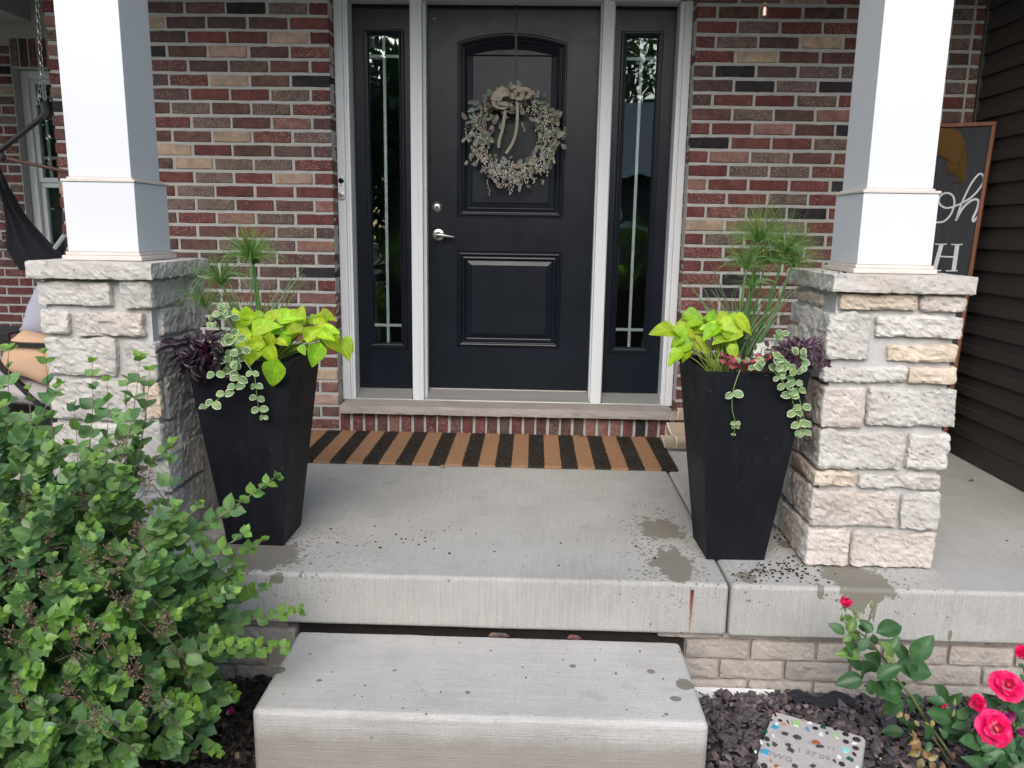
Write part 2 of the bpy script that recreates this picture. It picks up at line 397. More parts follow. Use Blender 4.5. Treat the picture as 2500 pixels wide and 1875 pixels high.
def inset(poly, d):
    n = len(poly); out = []
    for i in range(n):
        p, q, r = Vector(poly[i-1]), Vector(poly[i]), Vector(poly[(i+1) % n])
        a = (q-p).normalized(); b = (r-q).normalized()
        na = Vector((-a.y, a.x)); nb = Vector((-b.y, b.x)); m = (na+nb).normalized(); k = d/max(.25, m.dot(na))
        out.append((q.x+m.x*k, q.y+m.y*k))
    return out
def face_holes(outer, holes, y, mb):
    pts = [list(outer)]+[list(h) for h in holes]; flat = [p for l in pts for p in l]
    tris = tessellate_polygon([[Vector((p[0], p[1], 0)) for p in l] for l in pts])
    vs = [(p[0], y, p[1]) for p in flat]; fs = []
    for t in tris:
        a, b, c = [Vector(flat[i]) for i in t]
        if (b-a).cross(c-a) < 0: t = (t[0], t[2], t[1])
        fs.append(tuple(t))
    mb.add(vs, fs)
def profile(poly, prof, mb, fill=True):
    """poly counter-clockwise in x,z; prof = (inset, y) steps"""
    rings = [[(p[0], y, p[1]) for p in inset(poly, d)] for d, y in prof]; n = len(poly); vs = [p for r in rings for p in r]; fs = []
    for k in range(len(rings)-1):
        for i in range(n): fs.append((k*n+i, k*n+(i+1) % n, (k+1)*n+(i+1) % n, (k+1)*n+i))
    if fill: fs.append(tuple((len(rings)-1)*n+i for i in range(n)))
    mb.add(vs, fs)
def rect(x0, x1, z0, z1): return [(x0, z0), (x1, z0), (x1, z1), (x0, z1)]

def leaf_geo(L, Wd, kind='ovate', n=7, fold=.25, curl=.15, wavy=.0, notch=0, seed=0):
    """leaf in the xy plane, base at the origin, tip at +y, upper side +z"""
    rnd = random.Random(seed); ph = rnd.uniform(0, 6); vs = []; uv = []; fs = []
    for i in range(n+1):
        t = i/n
        if kind == 'ovate': w = math.sin(math.pi*min(1, t**.62*1.0))**.75*(1-.12*t) if t < .92 else None
        elif kind == 'round': w = (1-(2*t-1)**2)**.5
        elif kind == 'heart': w = (min(1, t/.16)**.5)*((1-t)**.72)*(1.0+.22*math.sin(t*3.1))
        elif kind == 'lance': w = math.sin(math.pi*t**.8)
        elif kind == 'rose': w = math.sin(math.pi*t**.85)**.8
        elif kind == 'blade': w = min(1, t/.1+.3)*(1-t)**.5
        if kind == 'ovate':
            w = float(np.interp(t, [0, .1, .25, .42, .57, .72, .86, .95, 1], [.05, .66, .97, 1, .90, .64, .27, .07, 0]))
        w = max(w, .015)*Wd/2
        for j, u in enumerate((-1, -.55, 0, .55, 1)):
            x = u*w; y = t*L-notch*L*abs(u)**1.5*(1-t)**4
            z = abs(u)*w*fold*2-curl*L*t*t+(wavy*L*math.sin(t*9+ph+(2 if u < 0 else 0))*abs(u)**2)
            vs.append((x, y, z)); uv.append((u, t))
    for i in range(n):
        for j in range(4): a = i*5+j; fs.append((a, a+1, a+6, a+5))
    return np.array(vs), fs, uv
def leaf_mesh(name, mat, **k):
    v, f, uv = leaf_geo(**k); mb = MB(); mb.add([tuple(p) for p in v], f, uv); me = mb.mesh(name, uv=True); me.materials.append(mat)
    me.polygons.foreach_set('use_smooth', [True]*len(me.polygons)); return me
def frame_mat(p, d, up, s=1.0, roll=0):
    y = Vector(d).normalized(); x = y.cross(Vector(up))
    if x.length < 1e-4: x = y.cross(Vector((1, 0, 0)))
    x.normalize(); z = x.cross(y)
    if roll:
        c, q = math.cos(roll), math.sin(roll); x, z = x*c+z*q, z*c-x*q
    m = Matrix(((x.x*s, y.x*s, z.x*s, p[0]), (x.y*s, y.y*s, z.y*s, p[1]), (x.z*s, y.z*s, z.z*s, p[2]), (0, 0, 0, 1))); return m
def put(name, me, M, parent, color=None):
    o = bpy.data.objects.new(name, me); COL.objects.link(o); o.parent = parent; o.matrix_world = M; 
    if parent is not None: o.matrix_parent_inverse = Matrix.Identity(4); o.matrix_basis = parent.matrix_basis.inverted() @ M
    if color is not None: o.color = (*color[:3], 1)
    return o
def joined_leaves(name, mats, colors, geo, mat, parent, kindstuff=True):
    gv, gf, guv = geo; nv = len(gv); h = np.c_[gv, np.ones(nv)]
    A = np.array([np.array(m) for m in mats]); V = np.einsum('nij,kj->nki', A, h)[:, :, :3].reshape(-1, 3)
    Fq = np.array(gf); F_ = (Fq[None]+(np.arange(len(mats))*nv)[:, None, None]).reshape(-1, 4)
    me = bpy.data.meshes.new(name); me.vertices.add(len(V)); me.vertices.foreach_set('co', V.ravel())
    me.loops.add(F_.size); me.loops.foreach_set('vertex_index', F_.ravel().astype(np.int32))
    me.polygons.add(len(F_)); me.polygons.foreach_set('loop_start', (np.arange(len(F_))*4).astype(np.int32)); me.polygons.foreach_set('loop_total', np.full(len(F_), 4, np.int32))
    me.update(calc_edges=True)
    me.polygons.foreach_set('use_smooth', np.ones(len(F_), bool))
    uv = me.uv_layers.new(name='UVMap'); U = np.tile(np.array(guv, dtype=np.float32), (len(mats), 1)); uv.data.foreach_set('uv', U[F_.ravel()].ravel())
    A2 = me.color_attributes.new(name='Col', type='FLOAT_COLOR', domain='POINT')
    C_ = np.repeat(np.c_[np.array(colors, dtype=np.float32), np.ones(len(mats), np.float32)], nv, 0); A2.data.foreach_set('color', C_.astype(np.float32).ravel())
    o = link(name, me, mat, parent)
    if kindstuff: o['kind'] = 'stuff'
    return o
def bez(a, b, c, n): return [Vector(a)*(1-t)**2+Vector(b)*2*t*(1-t)+Vector(c)*t*t for t in [i/(n-1) for i in range(n)]]
def catm(pts, k=5):
    P = [Vector(p) for p in pts]; P = [P[0]*2-P[1]]+P+[P[-1]*2-P[-2]]; out = []
    for i in range(1, len(P)-2):
        for j in range(k):
            t = j/k; out.append(.5*((2*P[i])+(-P[i-1]+P[i+1])*t+(2*P[i-1]-5*P[i]+4*P[i+1]-P[i+2])*t*t+(-P[i-1]+3*P[i]-3*P[i+1]+P[i+2])*t**3))
    out.append(P[-2]); return out

# ================================================================== THE SETTING
JX = 1.253     # joint between the two porch slabs
def px_floor(u, v): return at(u, v, 'z', ZF)
def blob(u, v, ru, rv, sharp=.8, rz=.05):
    p = px_floor(u, v); q = px_floor(u+ru, v); w = px_floor(u, v-rv); return (p.x, p.y, ZF, abs(q.x-p.x), abs(w.y-p.y), rz, sharp)
YS = -2.060; TS = .182
def drip(u, v0, v1, w, sharp=.55):
    a = at(u, v0, 'y', YS); b = at(u, v1, 'y', YS); return (a.x, YS, (a.z+b.z)/2, w, .03, abs(a.z-b.z)/2, sharp)
BL = [blob(1612, 1292, 52, 26), blob(1640, 1376, 50, 34), blob(1655, 1400, 30, 24, .6), blob(640, 1356, 95, 34, .55), blob(560, 1330, 60, 30, .6), drip(677, 1398, 1424, .022), drip(733, 1400, 1412, .008)]
BR_ = [blob(2092, 1415, 66, 42, .6), blob(2040, 1405, 30, 18), drip(2098, 1420, 1500, .036, .35), drip(2141, 1420, 1516, .006, .3), drip(2005, 1425, 1462, .012), drip(1766, 1420, 1474, .013, .4), blob(1822, 1408, 22, 14), blob(1856, 1393, 16, 8), drip(2320, 1535, 1566, .008, .4), blob(1920, 1330, 14, 10), blob(2165, 1430, 12, 6)]
FA, FB = (.325, .317, .290), (.455, .446, .418)
rp = at(1690, 1440, 'y', YS); rq = at(1690, 1552, 'y', YS)
CONC_A = M_concrete('brushed_concrete_main', FA, FB, (300, 5, 5), BL, rust=(rp.x, rq.z, rp.z, .008))
CONC_B = M_concrete('brushed_concrete_side', FA, FB, (300, 5, 5), BR_)
def slab(name, x0, x1, y0, y1, z0, z1, mat, r=.014, cuts=40, wob=.0015, kind='structure', sd=0):
    bm = bmesh.new(); bmesh.ops.create_cube(bm, size=1)
    for q in bm.verts: q.co = Vector(((x0+x1)/2+q.co.x*(x1-x0), (y0+y1)/2+q.co.y*(y1-y0), (z0+z1)/2+q.co.z*(z1-z0)))
    for k in range(1, cuts):
        xx = x0+(x1-x0)*k/cuts; bmesh.ops.bisect_plane(bm, geom=bm.verts[:]+bm.edges[:]+bm.faces[:], plane_co=(xx, 0, 0), plane_no=(1, 0, 0))
    E = [e for e in bm.edges if len(e.link_faces) == 2 and e.calc_face_angle(0) > .5]
    bmesh.ops.bevel(bm, geom=E, offset=r, segments=4, profile=.5, affect='EDGES')
    for q in bm.verts:
        w = q.co+Vector((sd, 0, 0)); q.co += Vector((noise.noise(w*5), noise.noise(w*6+Vector((9, 0, 0))), noise.noise(w*5+Vector((0, 7, 0)))))*wob+Vector((0, noise.noise(w*40), noise.noise(w*37)))*wob*.5
    me = bpy.data.meshes.new(name); bm.to_mesh(me); bm.free(); o = link(name, me, mat)
    if kind: o['kind'] = kind
    return o
slab('porch_floor', -4.6, JX-.004, YS, 0.0, ZF-TS, ZF, CONC_A, cuts=70)
slab('porch_floor', JX+.004, 3.4, YS-.003, 0.0, ZF-TS-.002, ZF-.001, CONC_B, cuts=40, sd=3)
mb = MB(); mb.box(-4.6, -1.9, 0.001, 1.7, ZF-.1, ZF); tag(mb.obj('porch_floor', M_concrete('porch_concrete_back', FA, FB, (300, 5, 5))), kind='structure')

# ground: bed, lawn behind the camera, walk
mulch_soil_and_gap_shade = M_simple('dark_bed_soil_and_gap_shade', (.028, .023, .021), .95, nscale=40, namp=.4, bump=1, bscale=90)
mb = MB(); g = 30
for j in range(g+1):
    for i in range(g+1):
        x = -5+i*(9.5/g); y = -3.7+j*(1.9/g); mb.v.append((x, y, GZ-.012+.012*noise.noise(Vector((x*3, y*3, 0))))); mb.uv.append((0, 0)); mb.c.append((1, 1, 1, 1))
for j in range(g):
    for i in range(g): a = j*(g+1)+i; mb.f.append((a, a+1, a+g+2, a+g+1))
tag(mb.obj('planting_bed', mulch_soil_and_gap_shade), kind='structure')
lm = MT('lawn_grass', .95); lp = lm.pos()
lm.base(lm.mix(lm.noise(lp, 3, 6, .7), (.035, .07, .018), (.075, .13, .035))); lm.inp('Normal', lm.bump(lm.noise(lp, 60, 3), 1, .03))
mb = MB(); mb.box(-120, 120, -120, 120, GZ-.4, GZ-.03); tag(mb.obj('ground', lm.m), kind='structure')
mb = MB(); mb.box(-.3, 1.25, -9.0, -3.72, GZ-.1, GZ+.01, .01); tag(mb.obj('front_walk', M_concrete('walk_concrete', FA, FB, (5, 300, 5))), kind='structure')
mb = MB(); mb.box(-60, 60, -22, -15, GZ-.1, GZ-.015, 0); tag(mb.obj('street', M_simple('asphalt', (.05, .05, .052), .9, nscale=20)), kind='structure')

# porch ceiling and beams
mb = MB(); mb.box(-4.6, 3.3, -2.25, 1.7, 2.75, 2.83); tag(mb.obj('porch_ceiling', WHITE), kind='structure')
mb = MB(); mb.box(-4.6, 3.3, -1.86, -1.57, 2.50, 2.749, .004); tag(mb.obj('porch_beam', WHITE), kind='structure')
bp = at(76, 54, 'y', 1.5)
mb = MB(); mb.box(-4.4, bp.x, .2, 1.49, bp.z, 2.749, .004); tag(mb.obj('porch_soffit', M_simple('grey_soffit', (.30, .30, .30), .7)), kind='structure')

# dim room behind the sidelights
dk = M_simple('dim_room_wall', (.05, .047, .043), .9)
mb = MB()
mb.box(-.6, 1.5, 1.6, 1.65, -.1, 2.3); mb.box(-.65, -.6, .03, 1.6, -.1, 2.3); mb.box(1.5, 1.55, .03, 1.6, -.1, 2.3); mb.box(-.6, 1.5, .03, 1.6, -.15, -.1); mb.box(-.6, 1.5, .03, 1.6, 2.3, 2.35)
tag(mb.obj('hallway', dk), kind='structure')

# ================================================================== BRICK WALLS
LROWS = ['B M K G R', 'C B B M R', 'B R R C R', 'K M C B Rs', 'M B B M R', 'B Rs C M K', 'B R R G R', 'B G M Gs Rs', 'R Gs M Ps B', 'M M C Rs Gs', 'C R M B M', 'M C G G Rs',
 'R Gs R C R', 'R Gs R R R', 'G G R M P', 'B R Ps Gs R', 'Rs M Rs Gs B', 'B M G G P', 'M B Gs M B', 'B K B B K', 'M M G B R', 'R M Rs Rs P', 'M G Rs B R', 'B K B R M', 'M B R Rs B', 'B R M Gs R', 'M R Gs B R', 'R M B Rs C', 'M G R B P', 'B M R R C', 'R B M Gs M', 'R M Rs M Rs']
RROWS = ['R M R B M', 'R Gs R Rs B', 'R Gs B C R', 'R C M M R', 'B K B G G', 'B Ks Gs K R', 'B R R G R', 'M G B P K', 'R R Ps M K', 'K R R G C', 'R Ps G M R', 'R Gs Gs R M',
 'P R R R K', 'Rs R Gs R M', 'R Rs B K R', 'C P G R R', 'R G Rs B R', 'Rs R M M B', 'R R M R B', 'Rs K R M R', 'R K R B M', 'Rs M R B R', 'B R R B M', 'M R M Rs B', 'R B M R G', 'M Rs R B R', 'P M R Gs R', 'R R M B M', 'R M R M R', 'M R P B R', 'R Rs M B R', 'M R B R M']
def wall_of_bricks(wall, x_edge, sgn, x_end, rows, first_half_even, y, zf=ZF, rnd=None, pitch=.2115, nrows=(-8, 32), skip=None):
    """sgn +1: the wall runs right from x_edge, -1: left; the bricks of a row alternate half and full at the edge"""
    for i in range(*nrows):
        z = zf+(31.6-i)*CH
        codes = rows[i].split() if 0 <= i < len(rows) else []
        if sgn < 0: codes = codes[::-1]
        half = (i % 2 == 0) == first_half_even; x = x_edge; k = 0
        while (x-x_end)*sgn < -.02:
            wdt = .0965 if (half and k == 0) else .2005
            full_end = x+sgn*wdt; code = codes[k] if k < len(codes) else rand_code(rnd)
            cx = x+sgn*wdt/2
            if (full_end-x_end)*sgn > .03 and wdt > .15: wdt = .0965; cx = x+sgn*wdt/2
            if skip is None or not skip(cx, z): put_brick(wall, BR_FULL if wdt > .15 else BR_HALF, (cx, y+.045, z), brick_color(code, rnd), rnd)
            x += sgn*(wdt+.0107); k += 1
rnd = random.Random(3)
# left wall
mb = MB(); mb.box(-1.935, -.4765, YB+.0065, .12, ZF, 2.749)
wl = mb.obj('brick_wall', MORTAR); tag(wl, 'red brick wall between the left white column and the front door', 'wall', 'brick walls of the porch')
wall_of_bricks(wl, -.4755, -1, -1.93, LROWS, True, YB, rnd=rnd)
# returns beside the door: thin visible brick ends
def returns(wall, x, sgn, y0, y1, rows):
    for i in range(-8, 32):
        z = ZF+(31.6-i)*CH; o = bpy.data.objects.new('brick', rnd.choice(BR_HALF)); COL.objects.link(o); o.parent = wall
        o.location = (x-sgn*.0485+sgn*.003, (y0+y1)/2, z); o.scale = (1, (y1-y0)/.09, .99); o.color = brick_color(rows[i].split()[-1 if sgn > 0 else 0] if 0 <= i < 32 else 'R', rnd)
mb = MB(); mb.box(1.3815, 2.815, YB+.0065, .12, ZF, 2.749)
wr = mb.obj('brick_wall', MORTAR); tag(wr, 'red brick wall right of the front door, running behind the right column to the siding', 'wall', 'brick walls of the porch')
wall_of_bricks(wr, 1.3805, 1, 2.80, RROWS, True, YB, rnd=rnd)
returns(wl, -.4755, 1, YB+.088, YB+.15, LROWS); returns(wr, 1.3805, -1, YB+.088, YB+.15, RROWS)
# wall under the sill and over the door
mb = MB(); mb.box(-.476, 1.381, YB+.0065, .12, ZF, -.109)
wb = mb.obj('brick_wall', MORTAR); tag(wb, 'single low course of upright bricks below the stone door sill', 'wall', 'brick walls of the porch')
sc = 'R R R M P Rs M R Rs M R R M B R M M B M B P P P R K M R'.split()
for i in range(27):
    put_brick(wb, BR_SOLD, (-.441+i*.0682, YB+.045, (ZF-.109)/2-.0005), brick_color(sc[i], rnd), rnd)
mb = MB(); mb.box(-.476, 1.381, YB+.0065, .12, 2.165, 2.749)
wo = mb.obj('brick_wall', MORTAR); tag(wo, 'band of brick over the front door frame, above the top edge of the photo', 'wall', 'brick walls of the porch')
for i in range(27):
    put_brick(wo, BR_TALL, (-.441+i*.0682, YB+.045, 2.272), brick_color(rand_code(rnd), rnd), rnd)
for i in range(5):
    for j in range(9): put_brick(wo, BR_FULL, (-.370+j*.2045+(-.0 if i % 2 else .0), YB+.045, 2.411+i*CH), brick_color(rand_code(rnd), rnd), rnd)
# window wall far left, set back
BY = 1.5
wx0 = at(30, 300, 'y', BY).x; 
wx0 = at(27, 165, 'y', BY).x; wz1 = at(27, 165, 'y', BY).z; wx1 = wx0+.95; wz0 = .50
mb = MB(); mb.box(-4.6, wx0, BY+.0065, 1.7, ZF, 2.749); mb.box(wx1, -1.93, BY+.0065, 1.7, ZF, 2.749); mb.box(wx0, wx1, BY+.0065, 1.7, ZF, wz0); mb.box(wx0, wx1, BY+.0065, 1.7, wz1, 2.749)
ww = mb.obj('brick_wall', MORTAR); tag(ww, 'set back brick wall round the far left window, behind the hanging chair', 'wall', 'brick walls of the porch')
def skip(cx, z): return (wx0-.09 < cx < wx1+.1 and wz0 < z < wz1+.20) 
wall_of_bricks(ww, wx0-.006, -1, -4.1, [], True, BY, rnd=rnd, nrows=(-2, 32))
for i in range(15):
    x = wx0+.03+i*.0682
    if x < wx1: put_brick(ww, BR_TALL, (x, BY+.045, wz1+.105), brick_color(rand_code(rnd), rnd), rnd)
for i in range(22, 32):
    pass
wall_of_bricks(ww, wx0+.005, 1, -1.95, [], True, BY, rnd=rnd, nrows=(-2, 2), skip=lambda cx, z: z < wz1+.235)
wall_of_bricks(ww, wx0+.005, 1, -1.95, [], True, BY, rnd=rnd, nrows=(22, 32), skip=lambda cx, z: z > wz0-.03)
# dark brick reveal of the window
for i in range(2, 22):
    z = ZF+(31.6-i)*CH; o = bpy.data.objects.new('brick', BR_HALF[i % 5]); COL.objects.link(o); o.parent = ww
    o.location = (wx0-.044, BY+.147, z); o.color = brick_color('B', rnd)
# return wall between the two (seen from a step to the left)
mb = MB(); mb.box(-1.93, -1.80, .121, 1.506, ZF, 2.749)
wk = mb.obj('brick_wall', MORTAR); tag(wk, 'short side wall of brick running back from the left corner to the window wall', 'wall', 'brick walls of the porch')

# window
win = empty('window', (wx0, BY+.1, wz0), 0, 'white framed window with dark panes in the set back brick wall, behind the left column', 'window')
def sub(mb, name, mat, parent, **k):
    o = mb.obj(name, mat, None, **k); o.parent = parent; o.matrix_parent_inverse = parent.matrix_basis.inverted() if parent.type == 'EMPTY' else Matrix.Identity(4); return o
def fr(mb, x0, x1, z0, z1, y0, y1, w, ch=.004):
    mb.box(x0, x0+w, y0, y1, z0, z1, ch); mb.box(x1-w, x1, y0, y1, z0, z1, ch); mb.box(x0+w, x1-w, y0, y1, z1-w, z1, ch); mb.box(x0+w, x1-w, y0, y1, z0, z0+w, ch)
fx0, fx1, fz0, fz1 = wx0+.004, wx1-.004, wz0+.01, wz1-.004
mb = MB(); fr(mb, fx0, fx1, fz0, fz1, BY+.085, BY+.16, .055); sub(mb, 'frame', WHITE, win)
zm = at(90, 445, 'y', BY+.1).z
mb = MB(); fr(mb, fx0+.056, fx1-.056, zm, fz1-.056, BY+.105, BY+.15, .035); sub(mb, 'sash', WHITE, win)
mb = MB(); fr(mb, fx0+.056, fx1-.056, fz0+.056, zm-.002, BY+.12, BY+.158, .035); sub(mb, 'sash', WHITE, win)
gx0, gx1 = fx0+.091, fx1-.091
mb = MB(); mb.box(gx0, gx1, BY+.12, BY+.124, zm+.035, fz1-.091); sub(mb, 'pane', GLASS, win)
mb = MB(); mb.box(gx0, gx1, BY+.14, BY+.144, fz0+.091, zm-.037); sub(mb, 'pane', GLASS, win)
zt = at(80, 236, 'y', BY+.12).z; zb = at(95, 385, 'y', BY+.12).z; xv = at(112, 300, 'y', BY+.12).x
for z in (zt, zb): mb = MB(); mb.box(gx0, gx1, BY+.127, BY+.135, z-.011, z+.011); sub(mb, 'muntin', WHITE, win)
for x in (xv, gx1-(xv-gx0)): mb = MB(); mb.box(x-.011, x+.011, BY+.1275, BY+.1345, zm+.035, fz1-.091); sub(mb, 'muntin', WHITE, win)
mb = MB(); mb.box(fx0, fx1, BY+.172, BY+.19, fz0, fz1); sub(mb, 'window_shade', M_simple('dark_room_shade', (.03, .04, .038), .8), win)

# ================================================================== ENTRY
# stone sill
v, f = rock(-.463, 1.368, -.262, -.02, -.1085, -.0605, .0035, 5, .014, .006, True, .001)
o = MB().add(v, f).obj('door_sill', SILLST); tag(o, 'long rough faced limestone sill under the front door frame', 'sill'); o.color = (.92, .9, .9, 1)
# frame
fm = empty('door_frame', (.4525, -.1, -.06), 0, 'white painted frame around the black front door and both sidelights', 'door frame')
def moulding(x0, x1, z0, z1, yf):
    mb = MB(); s = 1 if x1 > x0 else -1; a, b = min(x0, x1), max(x0, x1)
    mb.box(a, b, yf+.012, .02, z0, z1, .002)
    w = abs(x1-x0)
    q = sorted((x0+s*w*.0, x0+s*w*.62)); mb.box(q[0], q[1], yf, yf+.0125, z0, z1, .003)
    q = sorted((x0+s*w*.66, x0+s*w*.80)); mb.box(q[0], q[1], yf+.004, yf+.0135, z0, z1, .002)
    return mb
sub(moulding(-.474, -.404, -.0595, 2.06, -.118), 'brick_moulding', WHITE, fm); sub(moulding(1.379, 1.317, -.0595, 2.06, -.118), 'brick_moulding', WHITE, fm)
mb = MB(); mb.box(-.474, 1.379, -.118, .02, 2.128, 2.164, .003); mb.box(-.403, 1.316, -.106, .02, 2.0605, 2.127, .003); sub(mb, 'head_moulding', WHITE, fm)
for (a, b) in ((-.0865, -.0015), (.9145, .9885)):
    mb = MB(); mb.box(a, b, -.06, .02, -.0595, 2.06, .002); mb.box(a+.008, b-.008-.008*(a < 0), -.105, -.0605, -.0595, 2.06, .003); mb.box(a+.016, a+.046, -.1085, -.1055, -.0595, 2.06, .001); sub(mb, 'mullion', WHITE, fm)
thr = MT('threshold_aluminium', .45, (.42, .42, .41), .6); tp = thr.pos(); wv = thr.n('TexWave', {'bands_direction': 'Y'}, Vector=tp, Scale=55.0, Distortion=.3)
thr.base(thr.mix(thr.noise(thr.mapv(tp, (.4, 14, 1)), 12, 4), (.26, .27, .25), (.44, .44, .42))); thr.inp('Normal', thr.bump(wv.outputs[0], .6, .003))
mb = MB()
for a, b in ((-.4035, -.0875), (-.0005, .9135), (.9895, 1.3165)):
    vs = [(a, -.112, -.0595), (b, -.112, -.0595), (b, -.112, -.050), (a, -.112, -.050), (a, -.0, -.014), (b, -.0, -.014), (a, .02, -.0595), (b, .02, -.0595), (a, .02, -.014), (b, .02, -.014)]
    mb.add(vs, [(0, 1, 2, 3), (3, 2, 5, 4), (4, 5, 9, 8), (0, 3, 4, 8, 6), (1, 7, 9, 5, 2)])
sub(mb, 'threshold', thr.m, fm)
mb = MB(); mb.box(-.402, 1.315, -.1185, -.1125, -.0594, -.0515, .001); sub(mb, 'threshold_edge', M_simple('bright_aluminium', (.7, .7, .68), .35, .9), fm)

# door
door = empty('front_door', (.4565, 0, -.012), 0, 'black front door with an arched upper panel and a square lower panel', 'door')
DX0, DX1, DZ0, DZ1 = .0, .913, -.006, 2.057
def arch(x0, x1, z0, zs, rise, n=16):
    c = (x0+x1)/2; hw = (x1-x0)/2
    return [(x0, z0), (x1, z0)]+[(c+hw*math.cos(t), 0) for t in ()]+[(x1-(x1-x0)*i/n, zs+rise*(1-((2*i/n-1)**2))) for i in range(n+1)]
P1 = arch(.1605, .7465, .962, 1.876, .047); P2 = rect(.1605, .7455, .234, .780)
mb = MB(); face_holes(rect(DX0, DX1, DZ0, DZ1), [P1, P2], 0.0, mb)
mb.add([(DX0, 0, DZ0), (DX1, 0, DZ0), (DX1, 0, DZ1), (DX0, 0, DZ1), (DX0, .044, DZ0), (DX1, .044, DZ0), (DX1, .044, DZ1), (DX0, .044, DZ1)], [(0, 4, 5, 1), (1, 5, 6, 2), (2, 6, 7, 3), (3, 7, 4, 0), (4, 7, 6, 5)])
sub(mb, 'door_slab', DOOR, door)
DP = [(0, 0), (.004, .006), (.009, .006), (.013, -.003), (.018, -.005), (.023, -.003), (.027, .005), (.031, .006), (.034, -.001), (.040, -.003), (.046, .002), (.050, .009), (.054, .0105), (.056, .009), (.079, .001), (.081, .003), (.083, .001), (.084, .001)]
for P in (P1, P2): mb = MB(); profile(P, DP, mb); sub(mb, 'raised_panel', DOOR, door)
mb = MB(); mb.box(.004, .909, -.004, .004, -.0125, -.0065); sub(mb, 'door_sweep', M_simple('pale_weatherstrip', (.5, .45, .42), .6), door)
RX = Matrix.Rotation(R(90), 4, 'X')
def knob(name, x, z, prof, mat=NICKEL): 
    mb = MB(); mb.lathe(prof, 32, Matrix.Translation((x, 0, z)) @ RX); return sub(mb, name, mat, door, smooth=False)
db = knob('deadbolt', .050, 1.015, [(.031, 0), (.031, .006), (.027, .012), (.0215, .016), (.0205, .014), (.0205, .018), (.017, .021), (.008, .022)])
mb = MB(); mb.lathe([(.0085, 0), (.0085, .003)], 20, Matrix.Translation((.050, -.0215, 1.012)) @ RX); mb.box(.0488, .0512, -.0262, -.0247, 1.006, 1.017); mb.obj('keyhole', M_simple('dark_brass', (.12, .11, .10), .4, 1), db)
hd = knob('handle', .056, .865, [(.034, 0), (.034, .004), (.030, .009), (.018, .012), (.0165, .03), (.012, .045), (.011, .050)])
mb = MB(); pts = catm([(.056, -.052, .865), (.075, -.055, .864), (.10, -.053, .861), (.125, -.049, .857), (.150, -.044, .853)], 4); mb.tube(pts, .0115, 10, r1=.005); mb.obj('lever', NICKEL, hd, smooth=True)
mb = MB(); mb.lathe([(.008, 0), (.007, .004)], 16, Matrix.Translation((.050, -.064, .866)) @ RX); mb.obj('lock_button', NICKEL, hd)
sl = at(800+640*.4069, 112*.4069, 'y', 0)
mb = MB(); mb.box(sl.x-.008, sl.x+.008, -.002, 0, sl.z-.003, sl.z+.003); sub(mb, 'paint_chip', M_simple('chip_grey', (.4, .4, .38), .8), door)

# sidelights
for (x0, x1, gx0, gx1, side) in ((-.4025, -.0885, -.3145, -.158, 'left'), (.9905, 1.3155, 1.062, 1.219, 'right')):
    s = empty('sidelight', ((x0+x1)/2, 0, -.01), 0, 'narrow black sidelight window %s of the front door, %s' % (side, 'its glass reflecting green trees' if side == 'left' else 'its glass reflecting a pale roof'), 'window', 'sidelights beside the front door')
    mb = MB(); out = rect(x0, x1, -.008, 2.06); P = rect(gx0-.034, gx1+.034, .218, 1.938); face_holes(out, [P], 0, mb)
    mb.add([(x0, 0, -.008), (x1, 0, -.008), (x1, 0, 2.06), (x0, 0, 2.06), (x0, .044, -.008), (x1, .044, -.008), (x1, .044, 2.06), (x0, .044, 2.06)], [(0, 4, 5, 1), (1, 5, 6, 2), (2, 6, 7, 3), (3, 7, 4, 0)])
    sub(mb, 'panel', DOOR, s)
    mb = MB(); profile(P, [(0, 0), (.002, -.009), (.006, -.0115), (.011, -.0115), (.014, -.007), (.018, -.0065), (.022, -.0105), (.026, -.0095), (.032, -.001), (.034, .004), (.034, .03)], mb, fill=False); sub(mb, 'moulding', DOOR, s)
    mb = MB(); mb.box(gx0, gx1, .0045, .0085, .252, 1.904); sub(mb, 'glass_pane', GLASS, s)
    cx = (gx0+gx1)/2
    mb = MB(); mb.box(cx-.008, cx+.008, .0100, .016, .252, 1.904, .001); sub(mb, 'muntin', WHITE, s)
    for z in (1.803, .352): mb = MB(); mb.box(gx0, gx1, .0105, .0155, z-.008, z+.008, .001); sub(mb, 'muntin', WHITE, s)

# doorbell camera
bell0 = empty('video_doorbell', (-.4505, -.118, 1.05), 0, 'slim white video doorbell on the left edge of the door frame', 'doorbell')
def capsule(cx, z0, z1, w, y0, y1, mb, n=10):
    r = w/2; o = [(cx+r*math.cos(t), z1-r+r*math.sin(t)) for t in [math.pi*i/n for i in range(n+1)]]+[(cx+r*math.cos(t), z0+r+r*math.sin(t)) for t in [math.pi+math.pi*i/n for i in range(n+1)]]
    N = len(o); rings = [[(p[0], y1, p[1]) for p in o], [(p[0], y0+.003, p[1]) for p in o], [(cx+(p[0]-cx)*.86, y0, (z0+z1)/2+(p[1]-(z0+z1)/2)*.95) for p in o]]
    vs = [p for q in rings for p in q]; fs = [(k*N+(i+1) % N, k*N+i, (k+1)*N+i, (k+1)*N+(i+1) % N) for k in range(2) for i in range(N)]+[tuple(2*N+i for i in range(N))[::-1]]
    mb.add(vs, fs)
mb = MB(); capsule(-.4505, 1.047, 1.163, .037, -.137, -.1175, mb); sub(mb, 'housing', M_simple('doorbell_white', (.72, .73, .74), .35), bell0)
mb = MB(); mb.lathe([(.0155, 0), (.0145, .003), (.009, .004)], 24, Matrix.Translation((-.4505, -.137, 1.143)) @ RX); sub(mb, 'camera_lens', M_simple('lens_black', (.006, .006, .007), .12), bell0)
